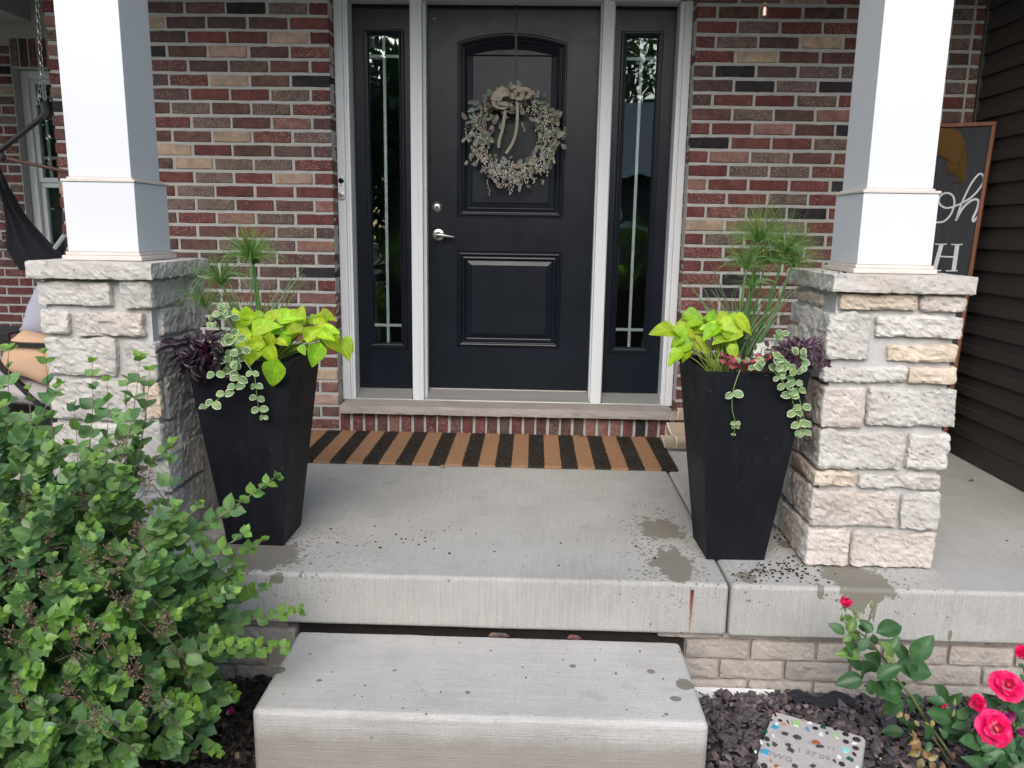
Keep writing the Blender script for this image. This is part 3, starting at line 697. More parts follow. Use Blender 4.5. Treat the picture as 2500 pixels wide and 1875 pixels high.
mb = MB(); mb.lathe([(.0036, 0), (.0033, .0012)], 12, Matrix.Translation((-.4505, -.137, 1.118)) @ RX); sub(mb, 'sensor', M_simple('lens_black2', (.006, .006, .007), .2), bell0)
mb = MB(); mb.lathe([(.0155, 0), (.0145, .002), (.011, .0025), (.010, .0008), (.004, .0012)], 28, Matrix.Translation((-.4505, -.137, 1.069)) @ RX); sub(mb, 'button', NICKEL, bell0)

# ================================================================== SIDING WALL AND CORNER
SX = 2.815
SIDM = M_simple('brown_vinyl_siding', (.042, .036, .033), .55, spec=.35, nscale=6, namp=.12, bump=.12, bscale=70)
mb = MB(); mb.box(SX+.0125, SX+.2, -2.1, YB-.001, ZF, 2.749); sw = mb.obj('siding_wall', SIDM); tag(sw, 'dark brown lap siding wall along the right side of the porch', 'wall')
z = -.107; LP = .1052
for k in range(30):
    z0 = z+k*LP; z1 = z0+LP
    if z1 > 2.74: break
    mb = MB(); y0, y1 = -2.1, YB-.022
    pr = [(SX+.012, z0-.0005), (SX-.011, z0), (SX-.0125, z0+.004), (SX-.0075, z0+.045), (SX-.0015, z0+.05), (SX+.003, z1-.002), (SX+.012, z1-.001)]
    vs = [(x, y0, zz) for x, zz in pr]+[(x, y1, zz) for x, zz in pr]; n = len(pr)
    mb.add(vs, [(i, (i+1) % n, n+(i+1) % n, n+i)[::-1] for i in range(n)]+[tuple(range(n)), tuple(range(n, 2*n))[::-1]]); o = mb.obj('siding_board', SIDM, sw)
mb = MB(); mb.box(SX-.008, SX+.012, -2.1, YB-.022, ZF+.001, -.109, .002); mb.obj('base_trim', SIDM, sw)
mb = MB(); mb.box(SX-.018, SX+.012, YB-.020, YB-.0005, ZF+.001, 2.748, .002); mb.obj('corner_trim', M_simple('corner_trim_brown', (.05, .045, .042), .5), sw)

# ================================================================== FOUNDATION
FND = M_stone('cast_stone_block', (.36, .325, .29), (.50, .455, .41))
mb = MB(); mb.box(-4.5, -.22, -2.018, -1.9, GZ-.08, ZF-TS-.003); mb.box(1.125, 3.3, -2.018, -1.9, GZ-.08, ZF-TS-.003); fw = mb.obj('foundation_wall', M_simple('foundation_joint', (.33, .30, .265), .95, nscale=20, bump=.5)); tag(fw, 'low foundation wall of tan split faced blocks under the porch slab', 'wall')
mb = MB(); mb.box(-.219, 1.124, -1.99, -1.9, GZ-.08, ZF-TS-.003); mb.obj('gap_shade_fill', mulch_soil_and_gap_shade, fw)  # dark block stands in for the shade in the gap behind the step
for r_, (zt, hh) in enumerate(((-.4075, .020), (-.434, .066), (-.507, .066), (-.580, .066))):
    x = (at(1710, 1570, 'y', -2.03).x if r_ in (1, 3) else at(1792, 1640, 'y', -2.03).x)-.175*14+.004; k = 0
    while x < 3.2:
        if (1.0 < x < 2.75) or (-.75 < x < -.36) or (r_ == 0 and (-.8 < x < -.3 or 1.0 < x < 2.75)):
            v, f = rock(x, x+.2095, -2.034, -1.99, zt-hh, zt, .0035, r_*31+k, .0135, .006, False, .0015)
            o = MB().add(v, f).obj('stone_block', FND, fw); q = rnd.uniform(.88, 1.06); o.color = (q, q*.985, q*.97, 1)
        x += .218; k += 1

# ================================================================== STEP
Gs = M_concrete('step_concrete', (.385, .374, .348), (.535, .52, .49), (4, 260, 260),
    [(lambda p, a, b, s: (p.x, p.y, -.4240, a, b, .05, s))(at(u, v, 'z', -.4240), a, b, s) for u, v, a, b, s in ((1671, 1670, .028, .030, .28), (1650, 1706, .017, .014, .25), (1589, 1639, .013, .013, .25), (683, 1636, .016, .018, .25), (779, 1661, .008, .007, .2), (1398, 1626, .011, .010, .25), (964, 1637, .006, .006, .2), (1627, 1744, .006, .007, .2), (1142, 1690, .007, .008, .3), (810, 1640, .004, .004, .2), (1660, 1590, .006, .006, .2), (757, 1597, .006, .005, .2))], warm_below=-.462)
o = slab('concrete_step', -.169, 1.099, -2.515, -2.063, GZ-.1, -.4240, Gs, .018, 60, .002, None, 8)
tag(o, 'pale brushed concrete block step in front of the porch slab', 'step')
# leaves caught between step and slab
for u, v, c in ((1208, 1545, (.16, .11, .07)), (1400, 1552, (.20, .08, .07)), (1225, 1548, (.10, .07, .05))):
    p = at(u, v, 'y', -2.062)
    o = put('dry_leaf', leaf_mesh('dry_leaf', LEAFO, L=.05, Wd=.02, kind='ovate', curl=.3, wavy=.05, n=5), frame_mat((p.x-.02, -2.064, -.425), (1, .02, .15), (0, -.5, 1)), None, c)
    tag(o, {1208: 'tan', 1400: 'reddish', 1225: 'dark brown'}[u]+' curled dry leaf caught in the gap behind the step', 'leaf')

# ================================================================== STONE PIERS AND COLUMNS
def pier(cx0, cx1, stones, label, cap_lab, seed):
    y0, y1 = -1.9, -1.478
    mb = MB(); mb.box(cx0+.022, cx1-.022, y0+.024, y1-.02, ZF-.002, .716); p = mb.obj('stone_pier', STMORT); tag(p, label, 'pier', 'stone piers under the white columns')
    for k, s in enumerate(stones):
        xa, xb, ya, yb, za, zb = s[:6]; tint = s[6] if len(s) > 6 else None
        v, f = rock(xa, xb, ya, yb, ZF+za, ZF+zb, .0075, seed+k, .0105, .009, False, .007)
        o = MB().add(v, f).obj('stone', STONE, p); q = random.Random(seed+k).uniform(.93, 1.05)
        t = {'w': (1.05, .93, .80), 'p': (1.02, .965, .945), 'g': (.86, .86, .86)}.get(tint, (1, 1, 1)); o.color = (q*t[0], q*t[1], q*t[2], 1)
    v, f = rock(cx0-.012, cx1+.012, y0-.024, y1+.03, .719, .777, .006, seed+77, .0125, .007, True, .0045)
    o = MB().add(v, f).obj('cap_stone', STONE, p); o.color = (.97, .96, .96, 1)
    return p
Yf = -1.9; D1 = -1.79; YB_ = -1.48
RS = [ # x0 x1 y0 y1 z0 z1
 (1.58, 1.83, Yf, D1, .885, .934, 'w'), (1.843, 1.985, Yf, -1.62, .884, .933, 'p'),
 (1.553, 1.693, Yf, -1.60, .722, .872), (1.703, 1.985, Yf, D1, .798, .868), (1.75, 1.975, Yf, -1.66, .718, .777, 'w'),
 (1.550, 1.822, Yf, -1.72, .645, .699), (1.826, 1.982, Yf, D1, .645, .701, 'w'),
 (1.556, 1.694, Yf, -1.66, .492, .632, 'p'), (1.704, 1.994, Yf, -1.7, .502, .628),
 (1.560, 1.838, Yf, -1.70, .350, .480), (1.850, 1.984, Yf, D1, .354, .480),
 (1.553, 1.690, Yf, -1.66, .289, .337, 'w'), (1.702, 1.972, Yf, D1, .284, .336),
 (1.548, 1.840, Yf, -1.70, .146, .272, 'p'), (1.853, 1.980, Yf, -1.7, .144, .272),
 (1.545, 1.690, Yf, -1.72, .004, .134, 'p'), (1.701, 1.975, Yf, D1, .003, .132, 'p'),
 # side towards the door
 (1.556, 1.66, -1.59, YB_, .80, .872), (1.552, 1.66, -1.58, YB_, .722, .79, 'g'), (1.562, 1.66, -1.78, YB_, .885, .925, 'w'),
 (1.558, 1.66, -1.71, YB_, .645, .70), (1.552, 1.66, -1.65, YB_, .560, .632), (1.556, 1.66, -1.65, YB_, .492, .55),
 (1.553, 1.66, -1.69, YB_, .42, .482), (1.557, 1.66, -1.69, YB_, .345, .41), (1.55, 1.66, -1.65, YB_, .285, .338),
 (1.552, 1.66, -1.69, YB_, .146, .272), (1.548, 1.66, -1.71, YB_, .004, .134)]
pier(1.555, 1.985, RS, 'right rough limestone pier beside the right planter, carrying a white column', '', 100)
LX0, LX1 = -1.066, -.668
LS = [(-1.055, -.803, Yf, D1, .852, .934), (-.772, -.668, Yf, -1.64, .846, .936, 'g'),
 (-1.052, -.957, Yf, D1, .756, .835), (-.930, -.70, Yf-.002, D1, .750, .832, 'p'), (-.80, -.664, -1.835, -1.60, .745, .838, 'g'),
 (-1.045, -.802, Yf, D1, .616, .742), (-.778, -.666, Yf, -1.70, .600, .735, 'g'), (-.78, -.662, -1.80+.11, -1.58, .655, .735, 'g'),
 (-1.045, -.72, Yf, D1, .462, .604), (-.72, -.664, Yf+.004, -1.86, .470, .600, 'w'), (-.80, -.660, -1.845, -1.655, .455, .61, 'g'), (-.80, -.662, -1.64, -1.49, .50, .64, 'g'),
 (-1.045, -.80, Yf, D1, .30, .45), (-.79, -.67, Yf, -1.78, .33, .45, 'g'), (-.80, -.662, -1.765, -1.62, .335, .485, 'g'), (-.80, -.663, -1.61, -1.49, .36, .48, 'g'),
 (-1.045, -.75, Yf, D1, .16, .29), (-.80, -.655, -1.88, -1.60, .205, .345, 'g'), (-1.045, -.85, Yf, D1, .0, .15), (-.84, -.66, Yf, -1.80, .0, .19, 'g'), (-.80, -.655, -1.79, -1.60, .005, .19, 'g'), (-.80, -.66, -1.59, -1.48, .0, .33, 'g'), (-.80, -.66, -1.59, -1.48, .74, .93, 'g')]
pier(-1.058, -.66, LS, 'left rough limestone pier behind the green shrub, carrying a white column', '', 300)
def column(x0, x1, y0, y1, bx0, bx1, by0, by1, label):
    c = empty('porch_column', ((x0+x1)/2, (y0+y1)/2, .777), 0, label, 'column', 'white columns on stone piers')
    mb = MB(); mb.box(x0, x1, y0, y1, 1.0505, 2.499, .002); sub(mb, 'shaft', WHITE, c)
    mb = MB(); mb.box(bx0, bx1, by0, by1, .8065, 1.0335, .002); sub(mb, 'pedestal', WHITE, c)
    cre = M_simple('cream_caulk_trim', (.62, .56, .51), .6, nscale=14, namp=.2)
    mb = MB(); mb.box(bx0-.004, bx1+.004, by0-.004, by1+.004, 1.0345, 1.043, .002); mb.box(x0-.006, x1+.006, y0-.006, y1+.006, 1.0435, 1.0498, .002); sub(mb, 'moulding', cre, c)
    mb = MB(); e = .015; mb.box(bx0-e, bx1+e, by0-e, by1+e, .7785, .794, .003); mb.box(bx0-.006, bx1+.006, by0-.006, by1+.006, .7945, .8058, .002); sub(mb, 'base_moulding', cre, c)
column(-.955, -.746, -1.818, -1.612, -.970, -.730, -1.834, -1.598, 'left white square porch column above the stone pier')
column(1.662, 1.873, -1.818, -1.609, 1.648, 1.888, -1.834, -1.594, 'right white square porch column above the stone pier')

# ================================================================== TREES, HOUSE AND LAWN BEHIND THE CAMERA (seen in the glass)
def back_tree(x, y, h, r, sd, label):
    rg = np.random.default_rng(sd); t = empty('tree', (x, y, GZ), 0, label, 'tree')
    mb = MB(); mb.tube([(x, y, GZ), (x+.1, y, GZ+h*.35), (x-.1, y+.1, GZ+h*.8)], .2, 8, r1=.06)
    for k in range(6):
        a = k*1.05; mb.tube([(x, y, GZ+h*(.3+.07*k)), (x+math.cos(a)*r*.7, y+math.sin(a)*r*.7, GZ+h*(.5+.07*k))], .07, 5, r1=.02)
    sub(mb, 'trunk', M_simple('tree_bark', (.07, .055, .045), .9, nscale=9, namp=.4), t)
    n = 2600; ms = []; cs = []
    cl = [(rg.normal(0, .45, 3)*np.array([r, r, h*.30])) for _ in range(16)]
    for i in range(n):
        c = cl[rg.integers(16)]; o = rg.normal(0, 1, 3)*np.array([r*.28, r*.28, h*.10]); p = np.array([x, y, GZ+h*.62])+c+o
        ms.append(frame_mat(p, rg.normal(0, 1, 3), rg.normal(0, 1, 3), rg.uniform(.7, 1.4))); g = rg.uniform(.6, 1.3); cs.append((.035*g, .075*g, .02*g))
    o = joined_leaves('crown', ms, cs, leaf_geo(.22, .16, 'round', n=2), LEAFA, None); o.parent = t; o.matrix_parent_inverse = t.matrix_basis.inverted()
for i, (x, y, h, r) in enumerate(((-5.2, -15, 7.0, 2.6), (-3.4, -18, 8.0, 3.0), (.8, -23, 8, 3.2), (-2.4, -13.5, 6.0, 2.0), (3.6, -24, 9, 3.2), (-7.5, -18, 7.5, 3.0), (-11, -18.5, 8, 3.0), (-14.5, -17.5, 8.5, 3.0), (-18.5, -19, 8.5, 3.2))):
    back_tree(x, y, h, r, i+5, ('broad green tree across the lawn, nearest the street corner', 'tall green tree behind the young one, reflected in the left sidelight', 'tree beyond the street, straight opposite the front door', 'young green tree on the lawn, reflected in the left sidelight', 'tall tree rising behind the neighbouring house', 'tree in front of the hedge, second from its left end', 'tree before the hedge with the widest crown, left of the lawn', 'tall tree reflected in the window of the set back wall', 'tree at the far left end of the hedge')[i])
mb = MB()
hg = np.random.default_rng(8); hm_, hc_ = [], []
for i in range(17000):
    p = np.array([hg.uniform(-32, 2.2), hg.uniform(-22.2, -21.2), GZ+3.6*hg.random()**.8+.3*math.sin(i)]); hm_.append(frame_mat(p, hg.normal(0, 1, 3), hg.normal(0, 1, 3), hg.uniform(.8, 1.5))); g = hg.uniform(.6, 1.3); hc_.append((.03*g, .065*g, .02*g))
o = joined_leaves('hedge', hm_, hc_, leaf_geo(.26, .2, 'round', n=2), LEAFA, None, False); tag(o, 'tall dark hedge beyond the street behind the camera', 'hedge')
hs = empty('neighbour_house', (6, -17, GZ), 0, 'grey roofed house across the lawn, reflected in the right sidelight', 'house')
mb = MB(); mb.box(2.6, 10, -20, -15, GZ, 2.3); sub(mb, 'wall', M_simple('dark_siding', (.035, .035, .04), .7), hs)
mb = MB(); mb.add([(2.3, -14.6, 2.2), (10.3, -14.6, 2.2), (10.3, -17.5, 4.2), (2.3, -17.5, 4.2), (2.3, -20.4, 2.2), (10.3, -20.4, 2.2)], [(0, 1, 2, 3), (3, 2, 5, 4), (0, 3, 4), (1, 5, 2)]); sub(mb, 'roof', M_simple('grey_shingles', (.32, .29, .30), .9, nscale=12, namp=.2), hs)
mb = MB(); mb.box(2.3, 10.3, -14.62, -14.5, 2.08, 2.24); mb.box(2.55, 2.68, -14.98, -14.9, GZ, 2.2); mb.box(2.7, 10, -14.99, -14.95, 1.0, 1.08); sub(mb, 'gutter', WHITE, hs)

# ================================================================== DOORMAT
mat_ = empty('doormat', (.42, -.54, ZF), -.012, 'long coir doormat with tan and black stripes lying before the door sill', 'doormat')
MX1, MX0, MY0, MY1 = 1.300, -.62, -.832, -.236; SWD = .0797
def M_mat(base=False):
    m = MT('striped_coir', .97, spec=.1); p = m.pos(); s = m.n('SeparateXYZ', Vector=p)
    x = m.math('ADD', s.outputs[0], m.math('MULTIPLY', m.math('SUBTRACT', m.noise(p, 70, 2), .5), .012))
    k = m.math('FLOOR', m.math('DIVIDE', m.math('SUBTRACT', MX1, x), SWD)); odd = m.math('MODULO', k, 2.0)
    n = m.ramp(m.noise(p, 150, 5, .85), (.3, 0.0), (.7, 1.0)); n2 = m.noise(p, 6, 4, .6)
    tan = m.mix(n, (.25, .13, .07), (.58, .35, .20)); tan = m.mix(m.ramp(n2, (.4, 0.0), (.7, .5)), tan, (.42, .26, .17))
    blk = m.mix(m.ramp(n, (.40, 0.0), (.70, 1.0)), (.016, .015, .015), (.11, .085, .065))
    m.base(m.mix(m.math('GREATER_THAN', odd, .5), blk, tan)); m.inp('Normal', m.bump(m.noise(p, 300, 4, .8), 1, .006)); return m.m
COIR = M_mat()
mb = MB(); mb.box(MX0, MX1, MY0, MY1, ZF+.001, ZF+.012, .003); sub(mb, 'backing', COIR, mat_)
mb = MB(); rg = np.random.default_rng(2); nb = 42000
X = rg.uniform(MX0, MX1, nb); Y = rg.uniform(MY0, MY1, nb); A = rg.uniform(0, 6.28, nb); Ln = rg.uniform(.006, .013, nb); Wb = rg.uniform(.0008, .0021, nb); T = rg.uniform(.2, 1.1, nb)
V = np.empty((nb, 3, 3)); dx, dy = np.cos(A), np.sin(A)
V[:, 0] = np.c_[X-dy*Wb, Y+dx*Wb, np.full(nb, ZF+.010)]; V[:, 1] = np.c_[X+dy*Wb, Y-dx*Wb, np.full(nb, ZF+.010)]; V[:, 2] = np.c_[X+dx*Ln*np.sin(T), Y+dy*Ln*np.sin(T), ZF+.010+Ln*np.cos(T)]
me = bpy.data.meshes.new('coir_fibre'); me.from_pydata(V.reshape(-1, 3).tolist(), [], np.arange(nb*3).reshape(-1, 3).tolist()); o = link('coir_fibre', me, COIR); o.parent = mat_; o.matrix_parent_inverse = mat_.matrix_basis.inverted(); o['kind'] = 'stuff'

# ================================================================== PLANTERS
PLM = MT('black_wood_planter', .55, spec=.2); pp = PLM.pos()
PLM.base(PLM.mix(PLM.noise(PLM.mapv(pp, (1, 1, .15)), 50, 4), (.0085, .0095, .013), (.016, .017, .021)))
f_ = PLM.math('MAXIMUM', PLM.math('GREATER_THAN', PLM.noise(pp, 70, 3, .7), .70), PLM.math('MULTIPLY', PLM.ramp(PLM.noise(PLM.mapv(pp, (1, 1, .25)), 9, 7, .8), (.52, 0.0), (.75, 1.0)), .2)); PLM.base(PLM.mix(PLM.math('MULTIPLY', f_, .35), PLM.mix(PLM.noise(pp, 5, 4), (.005, .006, .009), (.010, .0105, .014)), (.16, .16, .155)))
PLM.inp('Normal', PLM.bump(PLM.noise(PLM.mapv(pp, (1, 1, .12)), 120, 4), .35, .003)); PLM.inp('Roughness', PLM.math('ADD', .42, PLM.math('MULTIPLY', PLM.noise(pp, 8, 4), .3)))
SOIL = M_simple('potting_soil', (.022, .016, .012), .95, nscale=60, namp=.5, bump=1, bscale=150)
def planter(cx, cy, rz, label):
    P = empty('planter', (cx, cy, ZF), rz, label, 'planter', 'tall black planters flanking the door')
    hb, ht, H = .101, .1766, .680; th = .012
    for k in range(4):      # four boards-built sides, each of three planks
        n = 3
        for i in range(n):
            a0, a1 = -1+2*i/n, -1+2*(i+1)/n; g = .00025
            def pt(a, z, off): 
                h = hb+(ht-hb)*z/H; e = 1.0
                return Vector((a*(h-(0 if abs(a) == 1 else 0)), -(h-off), z))
            vs = []
            for off in (0, th):
                for (a, z) in ((a0, 0.002), (a1, 0.002), (a1, H), (a0, H)):
                    aa = a
                    q = pt(aa, z, off); q.x += g*(1 if a == a0 else -1)*(0 if abs(a) == 1 else 1)
                    if abs(a) == 1: q.x -= math.copysign(off+(th*0 if k % 2 else .0), a)
                    vs.append(q)
            fs = [(0, 1, 2, 3), (7, 6, 5, 4), (0, 4, 5, 1), (1, 5, 6, 2), (2, 6, 7, 3), (3, 7, 4, 0)]
            M = Matrix.Rotation(k*math.pi/2, 4, 'Z'); mb = MB(); mb.add([M @ q for q in vs], fs); o = mb.obj('plank', PLM.m, P)
    mb = MB(); n = 14; s = ht-.02
    for j in range(n+1):
        for i in range(n+1): mb.v.append((-s+2*s*i/n, -s+2*s*j/n, H-.035+.012*noise.noise(Vector((i*.6+cx*9, j*.6, 0))))); mb.uv.append((0, 0)); mb.c.append((1, 1, 1, 1))
    for j in range(n):
        for i in range(n): a = j*(n+1)+i; mb.f.append((a, a+1, a+n+2, a+n+1))
    mb.obj('soil', SOIL, P)
    mb = MB(); mb.box(-hb+.012, hb-.012, -hb+.012, hb-.012, .004, .012); mb.obj('base', PLM.m, P)
    return P
PLC = (-.3812, -1.7374); PRC = (1.3135, -1.7588); PT = ZF+.645
planter(*PLC, -.0185, 'tall tapered black planter left of the door, with lime leaves over its rim')
planter(*PRC, .0358, 'tall tapered black planter right of the door, beside the full stone pier')

GRASSO = M_leaf('papyrus_blade', rough=.5, trans=.2, vein=.1); 
GRASSA = M_leaf('papyrus_ray', attr=True, rough=.55, trans=.3, vein=.0)
STEMM = M_colfab('green_stem', .55, 60, .1)
def papyrus(px, py, stems, label, seed, cat='ornamental grass'):
    """stems: (base dx, base dy, top point, umbel radius, n rays)"""
    rg = random.Random(seed); P = empty('papyrus_grass', (px, py, PT), 0, label, cat)
    for (bx, by, top, rad, nr) in stems:
        b = Vector((px+bx, py+by, PT-.01)); top = Vector(top); mid = (b+top)/2+Vector((bx*.5, by*.3, .02))
        for k in range(2):
            off = Vector((rg.uniform(-.008, .008), rg.uniform(-.008, .008), 0)); mb = MB(); mb.tube(bez(b+off, mid+off, top, 10), .0042, 7, r1=.0026)
            o = sub(mb, 'stem', STEMM, P, smooth=True); o.color = rg.choice([(.06, .15, .035, 1), (.10, .20, .06, 1)])
        mb = MB()
        for i in range(int(nr*1.8)):
            a = rg.uniform(0, 6.283); el = rg.uniform(.05, 1.4); L = rad*rg.uniform(.6, 1.3)
            d = Vector((math.cos(a)*math.cos(el), math.sin(a)*math.cos(el), math.sin(el)))
            e = top+d*L+Vector((0, 0, -L*rg.uniform(.05, .6)*(1.1-math.sin(el)))); c = top+d*L*.62+Vector((0, 0, L*.06))
            g = rg.uniform(.7, 1.3); col = rg.choice([(.085, .20, .035), (.14, .27, .05), (.05, .13, .03)]+([(.30, .28, .09)] if rg.random() < .35 else []))
            mb.ribbon(bez(top-Vector((0, 0, .012*rg.random())), c, e, 8), rg.uniform(.0010, .0024), (rg.uniform(-.3, .3), -1, .3), .0005, col=(col[0]*g, col[1]*g, col[2]*g, 1))
        o = sub(mb, 'ray_tuft', GRASSA, P, uv=True, colors=True); o['kind'] = 'stuff'
        for i in range(7):   # broad bracts round the umbel, falling along the stem
            a = rg.uniform(0, 6.28); L = rad*rg.uniform(.8, 1.3); d = Vector((math.cos(a), math.sin(a)*.7, .0)); mb = MB()
            mb.ribbon(bez(top, top+d*L*.4+Vector((0, 0, L*.5)), top+d*L*.95+Vector((0, 0, L*rg.uniform(-.5, .5))), 10), .0058, (rg.uniform(-.4, .4), -1, .4), .001)
            o = sub(mb, 'blade', GRASSO, P, uv=True); o.color = rg.choice([(.07, .17, .04, 1), (.12, .24, .08, 1)])
        for i in range(11):   # basal blades
            a = rg.uniform(0, 6.28); L = rg.uniform(.18, .42); d = Vector((math.cos(a)*.3, math.sin(a)*.2, 1)).normalized(); mb = MB()
            mb.ribbon(bez(b+Vector((rg.uniform(-.02, .02), rg.uniform(-.02, .02), 0)), b+d*L*.6, b+d*L+Vector((d.x*L*.7, d.y*L*.5, -L*rg.uniform(.02, .25))), 10), .0075, (rg.uniform(-.5, .5), -1, .2), .0015)
            o = sub(mb, 'blade', GRASSO, P, uv=True); o.color = rg.choice([(.055, .13, .035, 1), (.12, .22, .09, 1), (.16, .24, .13, 1)])
    return P
T = lambda u, v, y: at(u, v, 'y', y)
papyrus(PLC[0], PLC[1]+.03, [(.00, .02, T(612, 628, -1.72), .125, 110), (.015, .01, T(618, 640, -1.70), .11, 60), (-.03, .02, T(541, 690, -1.74), .135, 75), (-.045, .0, T(500, 745, -1.75), .13, 40)], 'fine green papyrus grass in the left planter, above the lime leaves', 11)
papyrus(PRC[0]-.02, PRC[1]+.03, [(.02, .02, T(1852, 585, -1.72), .135, 110), (.03, .02, T(1868, 640, -1.70), .13, 80), (.04, .01, T(1915, 615, -1.72), .14, 80), (.0, .0, T(1822, 650, -1.75), .11, 60), (.05, .02, T(1935, 645, -1.68), .12, 60), (.01, .03, T(1840, 700, -1.72), .08, 30)], 'taller bushy papyrus grass in the right planter, against the brick', 23)

# sweet potato vines
LIME = M_leaf('lime_vine_leaf', rough=.5, trans=.32, vein=.45, spec=.3)
DARKL = M_leaf('dark_vine_leaf', rough=.38, trans=.08, vein=.35)
HEART = [leaf_mesh('leaf', LIME, L=1, Wd=.95, kind='heart', n=8, fold=.12*k, curl=.22, wavy=.02, notch=.22, seed=k) for k in (1, 2, 3)]
LANCE = [leaf_mesh('leaf', DARKL, L=1, Wd=.34, kind='lance', n=6, fold=.3, curl=.25*k, wavy=.01, seed=k) for k in (1, 2)]
def lobed_mesh():
    mb = MB()
    for a, L, w in ((0, 1, .40), (48, .72, .30), (-48, .72, .30), (95, .45, .24), (-95, .45, .24)):
        v, f, uv = leaf_geo(L, w, 'lance', 5, .25, .15); rot = Matrix.Rotation(R(a), 3, 'Z'); mb.add([rot @ Vector(p)+Vector((0, 0, .002*abs(a)/48)) for p in v], f, uv)
    me = mb.mesh('leaf', uv=True); me.materials.append(DARKL); me.polygons.foreach_set('use_smooth', [True]*len(me.polygons)); return me
LOBED = [lobed_mesh()]
def vine(name, root, label, cat, leaves, meshes, cols, stemcol, stem_r=.0018, face=(0, -1, .5), rg=None, jit=.35):
    """leaves: (u, v of the base, u, v of the tip, y of the place)"""
    P = empty(name, root, 0, label, cat); mb = MB(); root = Vector(root)
    for (u0, v0, u1, v1, y) in leaves:
        a = at(u0, v0, 'y', y); b = at(u1, v1, 'y', y-.01*rg.random()); d = b-a; L = d.length
        up = Vector(face)+Vector((rg.uniform(-jit, jit), rg.uniform(-jit, jit), rg.uniform(-jit, jit)))
        put('leaf', rg.choice(meshes), frame_mat(a, d+Vector((0, rg.uniform(-.25, .25)*L, 0)), up, L*1.05), P, tuple(x*rg.uniform(.82, 1.12) for x in rg.choice(cols)))
        r0 = root+Vector((rg.uniform(-.03, .03), rg.uniform(-.03, .03), 0)); mb.tube(bez(r0, (r0+a)/2+Vector((0, 0, .03)), a+d*.03, 7), stem_r, 5)
    o = sub(mb, 'stem', STEMM, P, smooth=True); o.color = (*stemcol, 1); return P
rg = random.Random(5)
k_ = 500/1595.
def Z6(l): return [(380+a*k_, 540+b*k_, 380+c*k_, 540+d*k_, y) for a, b, c, d, y in l]
limeL = Z6([(760, 750, 600, 830, -1.82), (640, 760, 600, 680, -1.78), (700, 900, 810, 800, -1.80), (790, 880, 960, 800, -1.86), (900, 790, 985, 680, -1.80), (980, 770, 1130, 745, -1.83), (1110, 790, 1135, 665, -1.79), (840, 870, 980, 860, -1.84), (800, 800, 830, 900, -1.83),
 (1040, 860, 1170, 840, -1.85), (1180, 900, 1290, 830, -1.88), (1300, 850, 1430, 850, -1.86), (1290, 870, 1390, 920, -1.90), (950, 930, 1030, 960, -1.90), (830, 960, 690, 960, -1.92), (720, 970, 620, 960, -1.90), (800, 1000, 780, 1080, -1.94), (870, 1000, 940, 1110, -1.94), (740, 1030, 730, 1130, -1.94), (940, 1110, 885, 1300, -1.945),
 (910, 900, 870, 1000, -1.90), (1290, 740, 1400, 765, -1.72), (1200, 760, 1290, 790, -1.76), (1350, 900, 1420, 1010, -1.86), (1440, 950, 1520, 1075, -1.84), (1470, 930, 1545, 1010, -1.80), (1270, 980, 1225, 1130, -1.93), (1130, 980, 1170, 1040, -1.92), (1050, 800, 1150, 870, -1.82), (700, 860, 640, 1000, -1.86), (1240, 770, 1340, 810, -1.74), (880, 860, 760, 870, -1.88), (1000, 880, 1040, 970, -1.88), (1380, 880, 1440, 900, -1.78), (660, 930, 600, 900, -1.86), (1000, 740, 900, 720, -1.74), (780, 730, 860, 740, -1.74)])
for i in range(22):
    u = rg.uniform(680, 1330); v = rg.uniform(740, 960); a = rg.uniform(-.6, 3.7); L = rg.uniform(90, 140); limeL += Z6([(u, v, u+math.cos(a)*L, v+math.sin(a)*L*.8, rg.uniform(-1.84, -1.70))])
vine('lime_sweet_potato_vine', (PLC[0]+.05, PLC[1]-.02, PT), 'bright lime green sweet potato vine spilling over the left planter', 'vine', limeL, HEART, [(.30, .48, .022), (.38, .56, .035), (.24, .42, .02)], (.22, .30, .05), face=(.15, -1, .9), rg=rg)
k7 = 520/1391.
def Z7(l): return [(1560+a*k7, 480+b*k7, 1560+c*k7, 480+d*k7, y) for a, b, c, d, y in l]
limeR = Z7([(210, 870, 70, 875, -1.84), (310, 780, 440, 815, -1.74), (390, 830, 290, 860, -1.80), (350, 920, 240, 880, -1.84), (520, 800, 640, 830, -1.80), (640, 800, 760, 890, -1.82), (500, 860, 410, 930, -1.84), (640, 880, 480, 940, -1.84), (290, 930, 205, 980, -1.88), (330, 970, 210, 1010, -1.90), (270, 1020, 185, 1095, -1.92), (330, 1010, 280, 1080, -1.92), (430, 870, 350, 890, -1.80), (540, 850, 680, 880, -1.82), (440, 800, 530, 830, -1.76), (560, 900, 640, 930, -1.86), (600, 980, 640, 1060, -1.88), (380, 880, 330, 840, -1.76), (470, 780, 560, 800, -1.72), (240, 880, 330, 940, -1.86)])
for i in range(12):
    u = rg.uniform(270, 620); v = rg.uniform(800, 960); a = rg.uniform(-.6, 3.7); L = rg.uniform(90, 140); limeR += Z7([(u, v, u+math.cos(a)*L, v+math.sin(a)*L*.8, rg.uniform(-1.82, -1.70))])
vine('lime_sweet_potato_vine', (PRC[0]-.09, PRC[1]-.05, PT), 'smaller lime green sweet potato vine leaning left out of the right planter', 'vine', limeR, HEART, [(.30, .48, .022), (.40, .58, .05), (.26, .44, .02)], (.25, .34, .08), face=(-.2, -1, 1.1), rg=rg, stem_r=.0022)
dk_ = []
